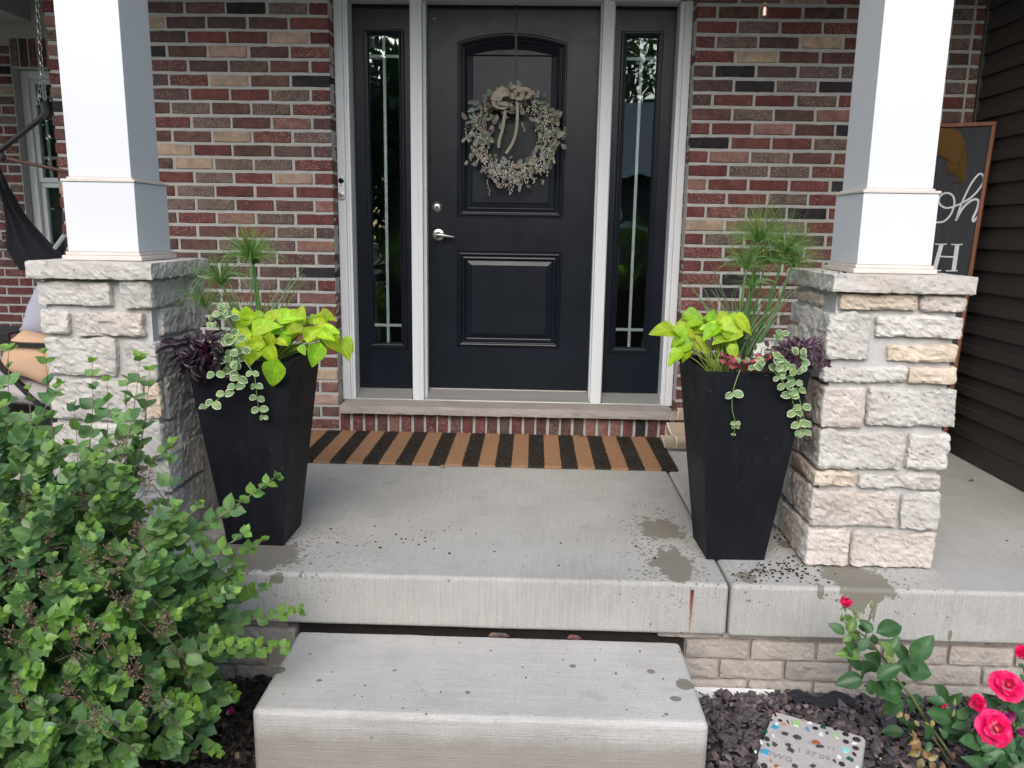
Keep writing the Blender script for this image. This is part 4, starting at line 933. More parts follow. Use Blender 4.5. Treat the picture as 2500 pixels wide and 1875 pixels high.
for i in range(170):
    u = rg.gauss(335, 85); v = rg.gauss(1030, 95)
    if not (180 < u < 520 and 880 < v < 1200): u = rg.uniform(230, 470); v = rg.uniform(930, 1160)
    a = math.atan2(v-1000, u-350)+rg.uniform(-2.0, 2.0); L = rg.uniform(60, 120); dk_.append((u, v, u+math.cos(a)*L, v+math.sin(a)*L*.9+12, rg.uniform(-1.97, -1.80)))
dk_ += [(170, 940, 10, 925, -1.88), (200, 990, 0, 1005, -1.9), (260, 960, 95, 1025, -1.92), (220, 930, 110, 910, -1.86), (380, 1200, 330, 1330, -1.95), (450, 1200, 500, 1130, -1.95), (400, 920, 360, 880, -1.8), (530, 1220, 600, 1200, -1.94)]
vine('dark_sweet_potato_vine', (PLC[0]-.10, PLC[1]-.06, PT), 'dark purple vine with narrow leaves over the left edge of the left planter', 'vine', Z6(dk_), LANCE, [(.016, .010, .017), (.011, .008, .013), (.024, .014, .024), (.020, .004, .018)], (.06, .01, .04), rg=rg, jit=.8)
dr_ = []
for i in range(26):
    u = rg.uniform(930, 1130); v = rg.uniform(955, 1110); a = math.atan2(v-1060, u-1010)+rg.uniform(-.5, .5); L = rg.uniform(60, 110); dr_.append((u, v, u+math.cos(a)*L, v+math.sin(a)*L*.8, rg.uniform(-1.93, -1.78)))
dr_ += [(1150, 1000, 1260, 995, -1.84), (1180, 1050, 1250, 1030, -1.86), (1190, 1075, 1350, 1115, -1.88), (1050, 970, 1030, 915, -1.82)]
vine('dark_sweet_potato_vine', (PRC[0]+.10, PRC[1]-.06, PT), 'dark purple vine with lobed leaves at the right edge of the right planter', 'vine', Z7(dr_), LOBED, [(.055, .022, .04), (.035, .016, .03), (.07, .03, .05)], (.10, .03, .05), rg=rg, jit=.6)
# variegated trailing vinca
VOV = [leaf_mesh('leaf', VARIO, L=1, Wd=.82, kind='round', n=8, fold=.15*k, curl=.15, seed=k) for k in (1, 2)]
def vinca(root, trails, heads, label, zf_, rg):
    P = empty('variegated_vinca', root, 0, label, 'trailing plant'); mb = MB()
    for tr in trails:
        pts = catm([at(u, v, 'y', y) for (u, v, y) in tr['p']], 5); mb.tube(pts, .0018, 5, r1=.0009)
        for (t, s) in tr['l']:
            i = min(len(pts)-2, int(t*(len(pts)-1))); q = pts[i]; tn = (pts[i+1]-pts[i]).normalized()
            for sg in (-1, 1):
                sd = Vector((sg, rg.uniform(-.5, .1), rg.uniform(-.2, .5)))+tn*.5; put('leaf', rg.choice(VOV), frame_mat(q, sd, (rg.uniform(-.3, .3), -1, .6), s*rg.uniform(.8, 1.15)), P, rg.choice([(.13, .24, .10), (.17, .28, .13), (.20, .32, .12)]))
    for (u0, v0, u1, v1, y) in heads:
        a = at(u0, v0, 'y', y); b = at(u1, v1, 'y', y); put('leaf', rg.choice(VOV), frame_mat(a, b-a, (rg.uniform(-.5, .5), -1, rg.uniform(0, .8)), (b-a).length*1.05), P, rg.choice([(.13, .24, .10), (.17, .28, .13), (.21, .33, .13)]))
    o = sub(mb, 'stem', STEMM, P, smooth=True); o.color = (.22, .32, .12, 1)
hl = []
for i in range(34):
    u = rg.gauss(600, 60); v = rg.uniform(900, 1200); a = rg.uniform(0, 6.28); hl.append((u, v, u+math.cos(a)*68, v+math.sin(a)*60, rg.uniform(-1.99, -1.90)))
for i in range(12):
    u = rg.uniform(430, 600); v = rg.uniform(640, 900); a = rg.uniform(0, 6.28); hl.append((u, v, u+math.cos(a)*65, v+math.sin(a)*50, rg.uniform(-1.92, -1.82)))
def Q6(u, v, y): return (380+u*k_, 540+v*k_, y)
def Q7(u, v, y): return (1560+u*k7, 480+v*k7, y)
vinca((PLC[0], PLC[1]-.10, PT), [dict(p=[Q6(600, 1080, -1.95), Q6(650, 1250, -1.975), Q6(560, 1330, -1.965), Q6(450, 1410, -1.96), Q6(345, 1465, -1.955)], l=[(.2, .028), (.35, .03), (.55, .034), (.75, .034), (.9, .024), (.98, .016)]),
 dict(p=[Q6(690, 1080, -1.95), Q6(765, 1200, -1.965), Q6(785, 1330, -1.95), Q6(800, 1440, -1.93), Q6(850, 1540, -1.915)], l=[(.2, .026), (.4, .026), (.6, .024), (.8, .026), (.97, .018)]),
 dict(p=[Q6(560, 900, -1.9), Q6(530, 760, -1.9), Q6(520, 640, -1.9)], l=[(.5, .026), (.8, .022), (.98, .02)])], Z6(hl), 'trailing cream edged vinca hanging down the front of the left planter', 0, rg)
hr = []
for i in range(26):
    u = rg.uniform(800, 1080); v = rg.gauss(1100, 38); a = rg.uniform(0, 6.28); hr.append((u, v, u+math.cos(a)*58, v+math.sin(a)*48, rg.uniform(-1.99, -1.92)))
for i in range(5):
    u = rg.uniform(650, 770); v = rg.uniform(1085, 1120); a = rg.uniform(0, 6.28); hr.append((u, v, u+math.cos(a)*45, v+math.sin(a)*35, -1.95))
vinca((PRC[0]+.02, PRC[1]-.12, PT), [dict(p=[Q7(660, 1130, -1.955), Q7(625, 1230, -1.955), Q7(610, 1300, -1.95), Q7(610, 1400, -1.94), Q7(630, 1480, -1.93), Q7(615, 1570, -1.92)], l=[(.38, .034), (.80, .016), (.84, .016), (.99, .008)]),
 dict(p=[Q7(870, 1130, -1.96), Q7(940, 1210, -1.965), Q7(990, 1300, -1.95), Q7(1030, 1430, -1.93), Q7(1060, 1560, -1.91)], l=[(.15, .026), (.3, .03), (.5, .03), (.7, .032), (.85, .03), (.98, .026)]),
 dict(p=[Q7(980, 1130, -1.96), Q7(1030, 1230, -1.96), Q7(1050, 1330, -1.94), Q7(1080, 1450, -1.925), Q7(1075, 1560, -1.91)], l=[(.2, .03), (.35, .032), (.6, .028), (.8, .026), (.97, .026)]),
 dict(p=[Q7(880, 1040, -1.84), Q7(900, 950, -1.84), Q7(940, 890, -1.84)], l=[(.6, .024), (.97, .022)])], Z7(hr), 'trailing cream edged vinca hanging down the front of the right planter', 0, rg)
# pink polka dot plant and white petunia in the right planter
PINKM = MT('pink_spotted_leaf', .6); q = PINKM.pos(); PINKM.base(PINKM.mix(PINKM.math('GREATER_THAN', PINKM.noise(q, 170, 3), .5), (.38, .03, .07), (.07, .06, .03)))
PKL = [leaf_mesh('leaf', PINKM.m, L=1, Wd=.62, kind='ovate', n=5, fold=.2, curl=.2)]
pk = []
for i in range(26):
    u = rg.uniform(520, 860); v = rg.uniform(1035, 1110); a = rg.uniform(-2.8, .4); pk.append((u, v, u+math.cos(a)*62, v+math.sin(a)*26, rg.uniform(-1.94, -1.84)))
vine('polka_dot_plant', (PRC[0], PRC[1]-.10, PT), 'low pink and dark speckled foliage plant at the front of the right planter', 'plant', Z7(pk), PKL, [(1, 1, 1)], (.2, .05, .05), rg=rg)
PET = M_leaf('petunia_petal', rough=.6, trans=.3, vein=.05)
PTL = [leaf_mesh('petal', PET, L=1, Wd=1.0, kind='heart', n=5, fold=.05, curl=-.15, wavy=.02)]
Pn = empty('white_petunia', (PRC[0]+.05, PRC[1]-.06, PT), 0, 'white petunia flowers behind the dark vine in the right planter', 'flower')
for (u, v) in ((800, 985), (880, 970), (780, 1030)):
    c = at(1560+u*k7, 480+v*k7, 'y', -1.82); f = empty('bloom'); f.parent = Pn; f.matrix_parent_inverse = Pn.matrix_basis.inverted(); f.location = c
    for j in range(5):
        a = j*1.2566; o = put('petal', PTL[0], frame_mat(c, (math.cos(a), .25, math.sin(a)), (0, -1, 0), .022), None, (.72, .72, .75)); o.parent = f; o.matrix_parent_inverse = Matrix.Translation(-c); 
    mb = MB(); mb.tube([Vector((Pn.location.x, Pn.location.y, PT)), c], .0015, 5); o = sub(mb, 'stem', STEMM, Pn); o.color = (.1, .18, .05, 1)

# ================================================================== WREATH
WC = Vector((.470, -.055, 1.395))
wr_ = empty('wreath', WC, 0, 'grey green leaf and white berry wreath with beige bow on the front door', 'wreath')
TWIG = M_simple('twig_brown', (.10, .075, .055), .9)
mb = MB()
for k in range(7):
    ph = k*.9; pts = [WC+Vector(((.185+.013*math.sin(5*a+ph))*math.cos(a), .012*math.cos(7*a+ph)+.01, (.185+.013*math.cos(4*a+ph))*math.sin(a))) for a in [2*math.pi*i/60 for i in range(61)]]
    mb.tube(pts, .0035, 5, cap=False)
sub(mb, 'twig_ring', TWIG, wr_)
LAMB = M_leaf('lambs_ear_leaf', rough=.85, trans=.1, vein=.18, spec=.15)
WLM = [leaf_mesh('leaf', LAMB, L=1, Wd=.52, kind='lance', n=6, fold=.2, curl=.2, seed=1), leaf_mesh('leaf', LAMB, L=1, Wd=.58, kind='round', n=6, fold=.15, curl=.1, seed=2)]
rg = random.Random(9); rngw = np.random.default_rng(4)
for i in range(270):
    a = rg.uniform(0, 6.283); rr = rg.gauss(.195, .031); p = WC+Vector((rr*math.cos(a), rg.uniform(-.045, .0), rr*math.sin(a)))
    out = Vector((math.cos(a), 0, math.sin(a))); tan = Vector((-math.sin(a), 0, math.cos(a)))*(1 if rg.random() < .5 else -1)
    d = (out*(1 if rr > .185 else -.6)*rg.uniform(.3, 1.1)+tan*rg.uniform(.3, 1.0)+Vector((0, rg.uniform(-.6, .2), 0)))
    L = rg.uniform(.026, .050); put('leaf', rg.choice(WLM), frame_mat(p, d, (rg.uniform(-.5, .5), -1, rg.uniform(-.5, .5)), L), wr_, tuple(x*rg.uniform(.8, 1.2) for x in rg.choice([(.20, .20, .155), (.28, .27, .225), (.17, .19, .16)])))
BERRY = M_simple('white_berry', (.62, .60, .545), .5); mb = MB(); mt = MB()
def berry(p, r):
    bm_v = []; n = 6
    for (rr, z) in ((.0, -1.3), (.8, -.4), (1, .2), (.55, .9), (0, 1.1)):
        pass
    vs = [p+Vector((0, 0, -1.5*r))]+[p+Vector((r*math.cos(k*math.pi/3), r*math.sin(k*math.pi/3), .1*r)) for k in range(6)]+[p+Vector((0, 0, 1.3*r))]
    mb.add(vs, [(0, 1+(k+1) % 6, 1+k) for k in range(6)]+[(7, 1+k, 1+(k+1) % 6) for k in range(6)])
for i in range(260):
    a = rg.uniform(0, 6.283)
    if 1.1 < a < 2.4 and rg.random() < .6: continue
    rr = rg.gauss(.192, .028); p = WC+Vector((rr*math.cos(a), rg.uniform(-.06, -.02), rr*math.sin(a))); ln = rg.uniform(.02, .05)
    q = p+Vector((rg.uniform(-.02, .02), rg.uniform(-.012, 0), -ln)); mt.tube([p, (p+q)/2+Vector((rg.uniform(-.006, .006), -.004, 0)), q], .0008, 4)
    for j in range(7): t = (j+1)/7; berry(p+(q-p)*t+Vector((rg.uniform(-.007, .007), rg.uniform(-.006, .004), rg.uniform(-.005, .005))), rg.uniform(.0024, .0036))
for (u, v0, v1) in ((1190, 440, 476), (1240, 450, 475), (1262, 445, 468), (1275, 300, 320)):
    a = at(u, v0, 'y', -.09); b = at(u+6, v1, 'y', -.09)
    for j in range(9): berry(a+(b-a)*j/8+Vector((rg.uniform(-.005, .005), 0, 0)), .0026)
    mt.tube([a, b], .0008, 4)
o = sub(mb, 'berries', BERRY, wr_); o['kind'] = 'stuff'; o = sub(mt, 'sprigs', TWIG, wr_); o['kind'] = 'stuff'
RIB = M_colfab('linen_ribbon', .85, 900, .3)
def z5(u, v, y): return at(1100+u/5.03, 150+v/5.03, 'y', y)
def strip(pts, w, nrm, w1=None):
    mb = MB(); P = catm(pts, 6); mb.ribbon(P, w, nrm, w1); n0 = len(mb.v); mb.v += [(p[0], p[1]+.0012, p[2]) for p in mb.v[:n0]]; mb.uv += mb.uv[:n0]; mb.c += mb.c[:n0]
    mb.f += [tuple(i+n0 for i in f[::-1]) for f in mb.f[:]]; return mb
bow = [([z5(745, 430, -.125), z5(650, 340, -.15), z5(560, 400, -.145), z5(520, 480, -.135)], .030), ([z5(520, 480, -.135), z5(560, 540, -.13), z5(650, 560, -.13), z5(700, 500, -.12)], .026), ([z5(745, 440, -.125), z5(700, 400, -.165), z5(620, 420, -.165), z5(600, 500, -.15), z5(680, 520, -.135)], .026),
 ([z5(770, 430, -.125), z5(820, 350, -.155), z5(880, 370, -.155), z5(860, 450, -.14), z5(790, 440, -.13)], .026), ([z5(780, 420, -.12), z5(860, 340, -.14), z5(960, 350, -.14), z5(965, 420, -.13), z5(900, 450, -.12)], .024), ([z5(740, 330, -.12), z5(790, 310, -.13), z5(860, 330, -.13)], .018)]
for p, w in bow: o = sub(strip(p, w, (.25, -1, .5)), 'bow_loop', RIB, wr_, smooth=True); o.color = (.36, .315, .25, 1)
for p, w in (([z5(680, 480, -.115), z5(665, 640, -.12), z5(640, 820, -.115), z5(600, 960, -.11), z5(590, 1060, -.10)], .0175), ([z5(815, 440, -.12), z5(820, 640, -.13), z5(810, 820, -.13), z5(770, 980, -.12), z5(680, 1130, -.115)], .0165)):
    o = sub(strip(p, w, (.1, -1, .0), w*.8), 'ribbon_tail', RIB, wr_, smooth=True); o.color = (.33, .29, .23, 1)
mb = MB(); c = z5(762, 425, -.14); mb.box(c.x-.011, c.x+.011, c.y-.008, c.y+.008, c.z-.016, c.z+.016, .006); o = sub(mb, 'bow_knot', RIB, wr_); o.color = (.35, .30, .24, 1)
hk = empty('wreath_hanger', (.472, -.004, 2.06), 0, 'thin dark metal wreath hanger hooked over the top of the door', 'hanger')
mb = MB(); mb.box(.4655, .4785, -.0065, -.0042, 1.63, 2.0635, .0008); mb.box(.4655, .4785, -.0065, .01, 2.0576, 2.0605, .0006); sub(mb, 'strap', M_simple('hanger_grey', (.05, .052, .05), .5, .4), hk)
mb = MB(); mb.tube(catm([(.472, -.008, 1.64), (.472, -.01, 1.61), (.472, -.035, 1.59), (.472, -.055, 1.61)], 4), .003, 6); sub(mb, 'hook', M_simple('hanger_grey2', (.05, .052, .05), .5, .4), hk)

# ================================================================== SHRUB
rg = random.Random(21)
SB = Vector((-.90, -2.50, -.22)); SRAD = Vector((.74, .47, .68))
shrub = empty('leafy_shrub', (-.88, -2.5, GZ), 0, 'big green leafy shrub with dried brown flower heads, left of the step', 'shrub')
OV = [leaf_mesh('leaf', LEAFO, L=1, Wd=.86, kind='ovate', n=7, fold=.05+.045*k, curl=.08+.07*(k % 3), wavy=.022, seed=k) for k in range(5)]
GEO = leaf_geo(1, .86, 'ovate', n=6, fold=.10, curl=.14, wavy=.02)
lv = []      # (matrix, position, colour)
twigs = MB(); heads = MB()
def leafpair(p, tn, s, rot, fresh):
    for sg in (0, math.pi):
        a = rot+sg; side = tn.cross(Vector((0, 0, 1)))
        if side.length < .1: side = Vector((1, 0, 0))
        side.normalize(); up = side.cross(tn).normalized(); d = (side*math.cos(a)+up*math.sin(a))*rg.uniform(.7, 1.1)+tn*rg.uniform(.4, .9)+Vector((0, 0, .15))
        nrm = Vector((rg.uniform(-.55, .55), -.75+rg.uniform(-.5, .4), 1))+tn*.2
        g = rg.uniform(.75, 1.2)
        col = (.145*g, .27*g, .085*g) if rg.random() > .4 else (.105*g, .22*g, .088*g)
        if fresh > .5: k = (fresh-.5)*2; col = tuple(c*(1-k)+q*k for c, q in zip(col, (.17, .32, .05)))
        lv.append((frame_mat(p, d, nrm, s*rg.uniform(.8, 1.15)), p, col))
def branch(b, mid, e, s0=.040, start=.25, step=.030, r=.0032, tipfresh=1.0):
    n = 14; pts = bez(b, mid, e, n); twigs.tube(pts, r, 5, r1=r*.35)
    L = sum((pts[i+1]-pts[i]).length for i in range(n-1)); t = start; k = rg.randint(0, 1)
    while t < 1.0:
        i = min(n-2, int(t*(n-1))); p = pts[i]+(pts[i+1]-pts[i])*(t*(n-1)-i); tn = (pts[i+1]-pts[i]).normalized()
        leafpair(p, tn, s0*(1.08-.45*max(0, t-.7)/.3), k*math.pi/2+rg.uniform(-.3, .3), 0 if t < .8 else tipfresh*rg.uniform(.4, 1)); k += 1; t += step/L*rg.uniform(.8, 1.3)
    leafpair(pts[-1], (pts[-1]-pts[-2]).normalized(), s0*.6, rg.uniform(0, 3), tipfresh)
def head(p, d, s):
    for i in range(17):
        t = rg.random(); q = p+d*s*t+Vector((rg.gauss(0, 1), rg.gauss(0, 1), rg.gauss(0, 1)))*s*.22*(1.2-t)
        m = p+d*s*t*.8; heads.tube([m, q], .0009, 3, cap=False)
        for k in range(4):
            c = q+Vector((rg.gauss(0, .005), rg.gauss(0, .005), rg.gauss(0, .005))); w = rg.uniform(.0018, .0036); a = rg.uniform(0, 6.28)
            u = Vector((math.cos(a), math.sin(a), rg.uniform(-.6, .6)))*w; v = Vector((-math.sin(a), math.cos(a)*.5, rg.uniform(.4, 1)))*w
            heads.add([c-u, c-v, c+u, c+v], [(0, 1, 2, 3)], None, tuple(x*rg.uniform(.7, 1.3) for x in ((.16, .095, .075) if rg.random() > .25 else (.22, .14, .10)))+(1,))
for i in range(275):
    th = rg.uniform(0, 2*math.pi); z = rg.uniform(-.55, 1)
    if math.sin(th) > .5 and rg.random() < .35: th = -th
    rr = math.sqrt(max(0, 1-z*z)); k = rg.uniform(.74, 1.0); e = SB+Vector((math.cos(th)*rr*SRAD.x, math.sin(th)*rr*SRAD.y, z*SRAD.z))*k
    if e.y > -2.09: e.y = -2.09-rg.random()*.1 if e.z < ZF+.06 else min(e.y, -2.0)
    b = Vector((-.88+rg.uniform(-.2, .2), -2.45+rg.uniform(-.08, .08), GZ)); mid = (b+e)/2+Vector((rg.uniform(-.08, .08), rg.uniform(-.06, .06), .16))
    branch(b, mid, e, rg.uniform(.032, .047), .35, .031)
    for s_ in range(2):      # side shoots
        t = rg.uniform(.45, .85); p = (1-t)**2*b+2*t*(1-t)*mid+t*t*e; d = (p-SB); d = Vector((d.x/SRAD.x, d.y/SRAD.y, d.z/SRAD.z)).normalized()
        q = p+(d+Vector((rg.uniform(-.7, .7), rg.uniform(-.7, .7), rg.uniform(-.2, .6))))*rg.uniform(.07, .16)
        if q.y > -2.09 and q.z < ZF+.05: q.y = -2.1
        branch(p, (p+q)/2+Vector((0, 0, .02)), q, rg.uniform(.029, .044), .15, .027, .0018)
for i in range(190):      # short outer shoots that close the surface
    th = rg.uniform(math.pi*.95, math.pi*2.05); z = rg.uniform(-.45, .95); rr = math.sqrt(max(0, 1-z*z)); d = Vector((math.cos(th)*rr, math.sin(th)*rr, z)); e = SB+Vector((d.x*SRAD.x, d.y*SRAD.y, d.z*SRAD.z))*rg.uniform(.84, .98)
    q = e-d*rg.uniform(.05, .11)-Vector((0, 0, .07)); branch(q, (q+e)/2+Vector((0, 0, -.01)), e, rg.uniform(.035, .048), .2, .022, .0018, .8)
def twig_to(u, v, y, base=None, **k):
    e = at(u, v, 'y', y); b = Vector(base) if base else Vector((e.x-.12, y-.05, e.z-.33)); mid = (b+e)/2+Vector((.02, 0, -.02 if e.z-b.z > .2 else .05)); branch(b, mid, e, **k)
for u, v, y, dx in ((108, 862, -2.3, .05), (225, 884, -2.28, 0), (342, 872, -2.3, -.05), (262, 930, -2.3, .0), (365, 905, -2.25, -.04), (20, 850, -2.25, .0), (70, 950, -2.35, .02), (310, 925, -2.3, -.02), (420, 1080, -2.3, -.03), (180, 990, -2.35, .03)):
    e = at(u, v, 'y', y); twig_to(u, v, y, (e.x+dx, y-.1, e.z-.34), s0=.043, start=.25, step=.048, r=.0022)
for u, v, y, bx, by, bz in ((672, 1165, -2.42, -.62, -2.5, -.10), (640, 1320, -2.45, -.6, -2.5, -.2), (655, 1430, -2.3, -.6, -2.5, -.3), (728, 1492, -2.4, -.62, -2.5, -.32), (700, 1580, -2.45, -.6, -2.5, -.35), (600, 1300, -2.5, -.7, -2.6, -.2), (600, 1570, -2.65, -.66, -2.65, -.33), (335, 1770, -2.85, -.72, -2.75, -.36), (520, 1740, -2.6, -.65, -2.5, -.45), (575, 1700, -2.45, -.6, -2.4, -.42), (270, 1520, -2.8, -.85, -2.7, -.2), (430, 1235, -2.3, -.62, -2.4, -.12), (90, 1640, -2.9, -.8, -2.7, -.3), (170, 1480, -2.85, -.8, -2.7, -.2), (110, 1790, -2.95, -.8, -2.75, -.4), (560, 1400, -2.45, -.7, -2.5, -.28), (500, 1330, -2.4, -.7, -2.5, -.2)):
    twig_to(u, v, y, (bx, by, bz), s0=.043, start=.1, step=.030, r=.0028)
for u, v, y in ((110, 1340, -2.72), (230, 1380, -2.75), (350, 1330, -2.7), (20, 1400, -2.75), (90, 1520, -2.85), (180, 1590, -2.9), (330, 1640, -2.9), (400, 1545, -2.75), (420, 1530, -2.7), (300, 1480, -2.75), (60, 1700, -2.95), (380, 1730, -2.85), (230, 1770, -3.0), (450, 1620, -2.65), (150, 1120, -2.5), (280, 1100, -2.45), (370, 1180, -2.45), (60, 1250, -2.6), (210, 1230, -2.55), (250, 1560, -2.85), (130, 1420, -2.8), (300, 1390, -2.75), (190, 1700, -2.95), (30, 1560, -2.9)):
    p = at(u, v, 'y', y); b = p+Vector((rg.uniform(-.05, .05), .12, -.16)); twigs.tube([b, p], .0022, 5, r1=.0012); head(p-Vector((0, 0, .01)), Vector((rg.uniform(-.5, .5), -.2, 1)).normalized(), rg.uniform(.05, .085))
# the leaves that show largest become parts, the others one mass
camv = Vector(CAM); fwd = Vector(AF)
def key(l):
    v = l[1]-camv; zc = v.dot(fwd); x = v.dot(Vector(AX))/zc*FPX; y = -v.dot(Vector(AY))/zc*FPX
    vis = abs(x) < 1260 and abs(y) < 950
    q = l[1]-SB; depth_in = (q.x/SRAD.x)**2+(q.y/SRAD.y)**2+(q.z/SRAD.z)**2
    return (0 if vis else 10)+zc-.35*min(depth_in, 1.6)
lv.sort(key=key)
for m, p, c in lv[:290]: put('leaf', rg.choice(OV), m, shrub, c)
o = joined_leaves('foliage', [l[0] for l in lv[290:]], [l[2] for l in lv[290:]], GEO, LEAFA, None); o.parent = shrub; o.matrix_parent_inverse = shrub.matrix_basis.inverted()
o = sub(twigs, 'stems', M_simple('shrub_twig', (.21, .165, .12), .85, nscale=40), shrub); o['kind'] = 'stuff'
HM = MT('dry_flower_head', .95, spec=.1); HM.base(HM.n('Attribute', {'attribute_name': 'Col'}).outputs['Color'])
for i in range(len(heads.c)):
    if heads.c[i] == (1, 1, 1, 1): heads.c[i] = (.14, .09, .07, 1)
o = sub(heads, 'dry_flower_heads', HM.m, shrub, colors=True); o['kind'] = 'stuff'

# ================================================================== ROSE BUSH
rose = empty('rose_bush', (2.0, -2.5, GZ), 0, 'rose bush with hot pink red blooms and insect bitten leaves, lower right', 'rose bush')
ROL = M_leaf('rose_leaf', rough=.4, trans=.12, vein=.22)
RO = [leaf_mesh('leaf', ROL, L=1, Wd=.62, kind='rose', n=7, fold=.12*k, curl=.12*k, wavy=.012, seed=k) for k in (1, 2, 3)]
s4 = 1/3.814
def r4(u, v, y=-2.34): return at(2000+u*s4, 1440+v*s4, 'y', y)
rg = random.Random(33); rst = MB()
RL = [(240, 400, 110, 325, 0), (265, 395, 330, 270, 1), (265, 405, 390, 445, 1), (530, 400, 765, 330, 0), (490, 400, 400, 280, 0), (500, 410, 500, 530, 0), (340, 520, 370, 620, 1), (340, 520, 450, 510, 1), (330, 510, 250, 490, 1), (380, 610, 210, 580, 1), (410, 610, 600, 700, 0), (610, 620, 730, 640, 2), (620, 620, 620, 690, 2), (560, 490, 690, 600, 1), (640, 580, 735, 455, 0), (860, 640, 1035, 465, 0), (790, 650, 720, 500, 0), (700, 700, 1045, 760, 0), (800, 700, 925, 840, 0), (410, 740, 280, 640, 0), (400, 650, 480, 820, 0), (405, 825, 190, 865, 0), (475, 830, 500, 975, 0), (540, 820, 730, 720, 0), (570, 830, 690, 920, 0), (760, 1000, 540, 900, 0), (700, 870, 800, 970, 0), (780, 1020, 610, 1150, 0), (800, 1020, 960, 1050, 0), (840, 1050, 870, 1160, 0), (240, 500, 370, 610, 0), (300, 440, 230, 470, 1), (450, 450, 380, 560, 0), (520, 560, 420, 480, 0), (600, 720, 480, 740, 0), (1190, 1060, 1110, 905, 0), (1200, 1050, 1320, 990, 0), (1180, 1060, 1020, 1010, 0), (1000, 1140, 1230, 1200, 0), (1110, 1200, 1310, 1310, 0), (790, 1330, 600, 1310, 0), (830, 1220, 865, 1345, 0), (820, 1230, 760, 1180, 0), (850, 1360, 830, 1450, 0), (960, 1350, 1020, 1400, 0), (1640, 1110, 1600, 1000, 0), (1700, 1040, 1640, 1000, 0), (1800, 1120, 1930, 1050, 0), (1850, 1180, 1930, 1290, 0), (1700, 1000, 1820, 1010, 0), (1870, 780, 1910, 860, 0), (1850, 690, 1910, 720, 0), (330, 310, 250, 260, 1), (360, 330, 440, 380, 0), (420, 300, 480, 400, 0)]
for i in range(24):
    u = rg.uniform(1000, 1560); v = rg.uniform(1120, 1420); a = rg.uniform(0, 6.28); L = rg.uniform(90, 150); RL.append((u, v, u+math.cos(a)*L, v+math.sin(a)*L*.8, 0))
for i in range(60):
    u = rg.uniform(1480, 1940); v = rg.uniform(1440, 1700); a = rg.uniform(0, 6.28); L = rg.uniform(110, 190); RL.append((u, v, u+math.cos(a)*L, v+math.sin(a)*L*.8, 0))
for i in range(14):
    u = rg.uniform(1750, 2000); v = rg.uniform(1000, 1400); a = rg.uniform(0, 6.28); L = rg.uniform(110, 170); RL.append((u, v, u+math.cos(a)*L, v+math.sin(a)*L*.8, 0))
for (a, b, c, d, k) in RL:
    y = -2.34+rg.uniform(-.05, .05)-(.12 if b > 1380 else 0); p = r4(a, b, y); q = r4(c, d, y-rg.uniform(-.02, .02)); g = rg.uniform(.8, 1.2)
    col = ((.045, .115, .04), (.12, .21, .05), (.24, .33, .08))[k]
    put('leaf', rg.choice(RO), frame_mat(p, q-p, (rg.uniform(-.3, .3), -1, 1.0+rg.uniform(-.5, .5)), (q-p).length*1.13), rose, tuple(x*g for x in col))
for pts, r in (([(430, 440), (600, 640), (760, 880), (850, 980), (950, 1140), (1080, 1330), (1200, 1500), (1320, 1690)], .0042), ([(245, 230), (300, 330), (430, 440)], .002), ([(495, 170), (460, 300), (430, 440)], .002), ([(210, 270), (280, 340), (430, 440)], .0015), ([(1520, 1350), (1350, 1310), (1200, 1230), (1000, 1130)], .0035), ([(1180, 1085), (1240, 1180), (1290, 1290)], .0018), ([(1430, 1150), (1340, 1230), (1290, 1290)], .002), ([(950, 1240), (1080, 1400), (1180, 1560), (1230, 1680)], .0022), ([(1740, 1450), (1790, 1560), (1830, 1700)], .0035), ([(1740, 1040), (1790, 1200), (1850, 1400), (1880, 1650)], .003), ([(1890, 690), (1920, 800), (1950, 1100), (1930, 1600)], .003)):
    P_ = catm([r4(u, v, -2.345 if v < 1400 else -2.38) for u, v in pts], 4)
    if pts[-1][1] > 1500: P_.append(Vector((P_[-1].x+.03, P_[-1].y+.01, GZ-.02)))
    rst.tube(P_, r, 6, r1=r*1.05)
o = sub(rst, 'cane', STEMM, rose, smooth=True); o.color = (.13, .155, .06, 1)
PTM = MT('rose_petal', .5, spec=.3); uvn = PTM.n('UVMap').outputs[0]; sx = PTM.n('SeparateXYZ', Vector=uvn); oi = PTM.n('ObjectInfo')
c_ = PTM.mix(PTM.ramp(sx.outputs[1], (.05, 1.0), (.42, 0.0)), oi.outputs['Color'], (.85, .45, .65)); c_ = PTM.mix(PTM.ramp(sx.outputs[1], (.80, 0.0), (1.0, .35)), c_, (.85, .08, .22)); PTM.base(c_)
tr = PTM.n('BsdfTranslucent', Color=(.9, .05, .15)); mx = PTM.n('MixShader', Fac=.2); PTM.set(mx.inputs[1], PTM.b.outputs[0]); PTM.set(mx.inputs[2], tr); PTM.set(PTM.out.inputs[0], mx.outputs[0])
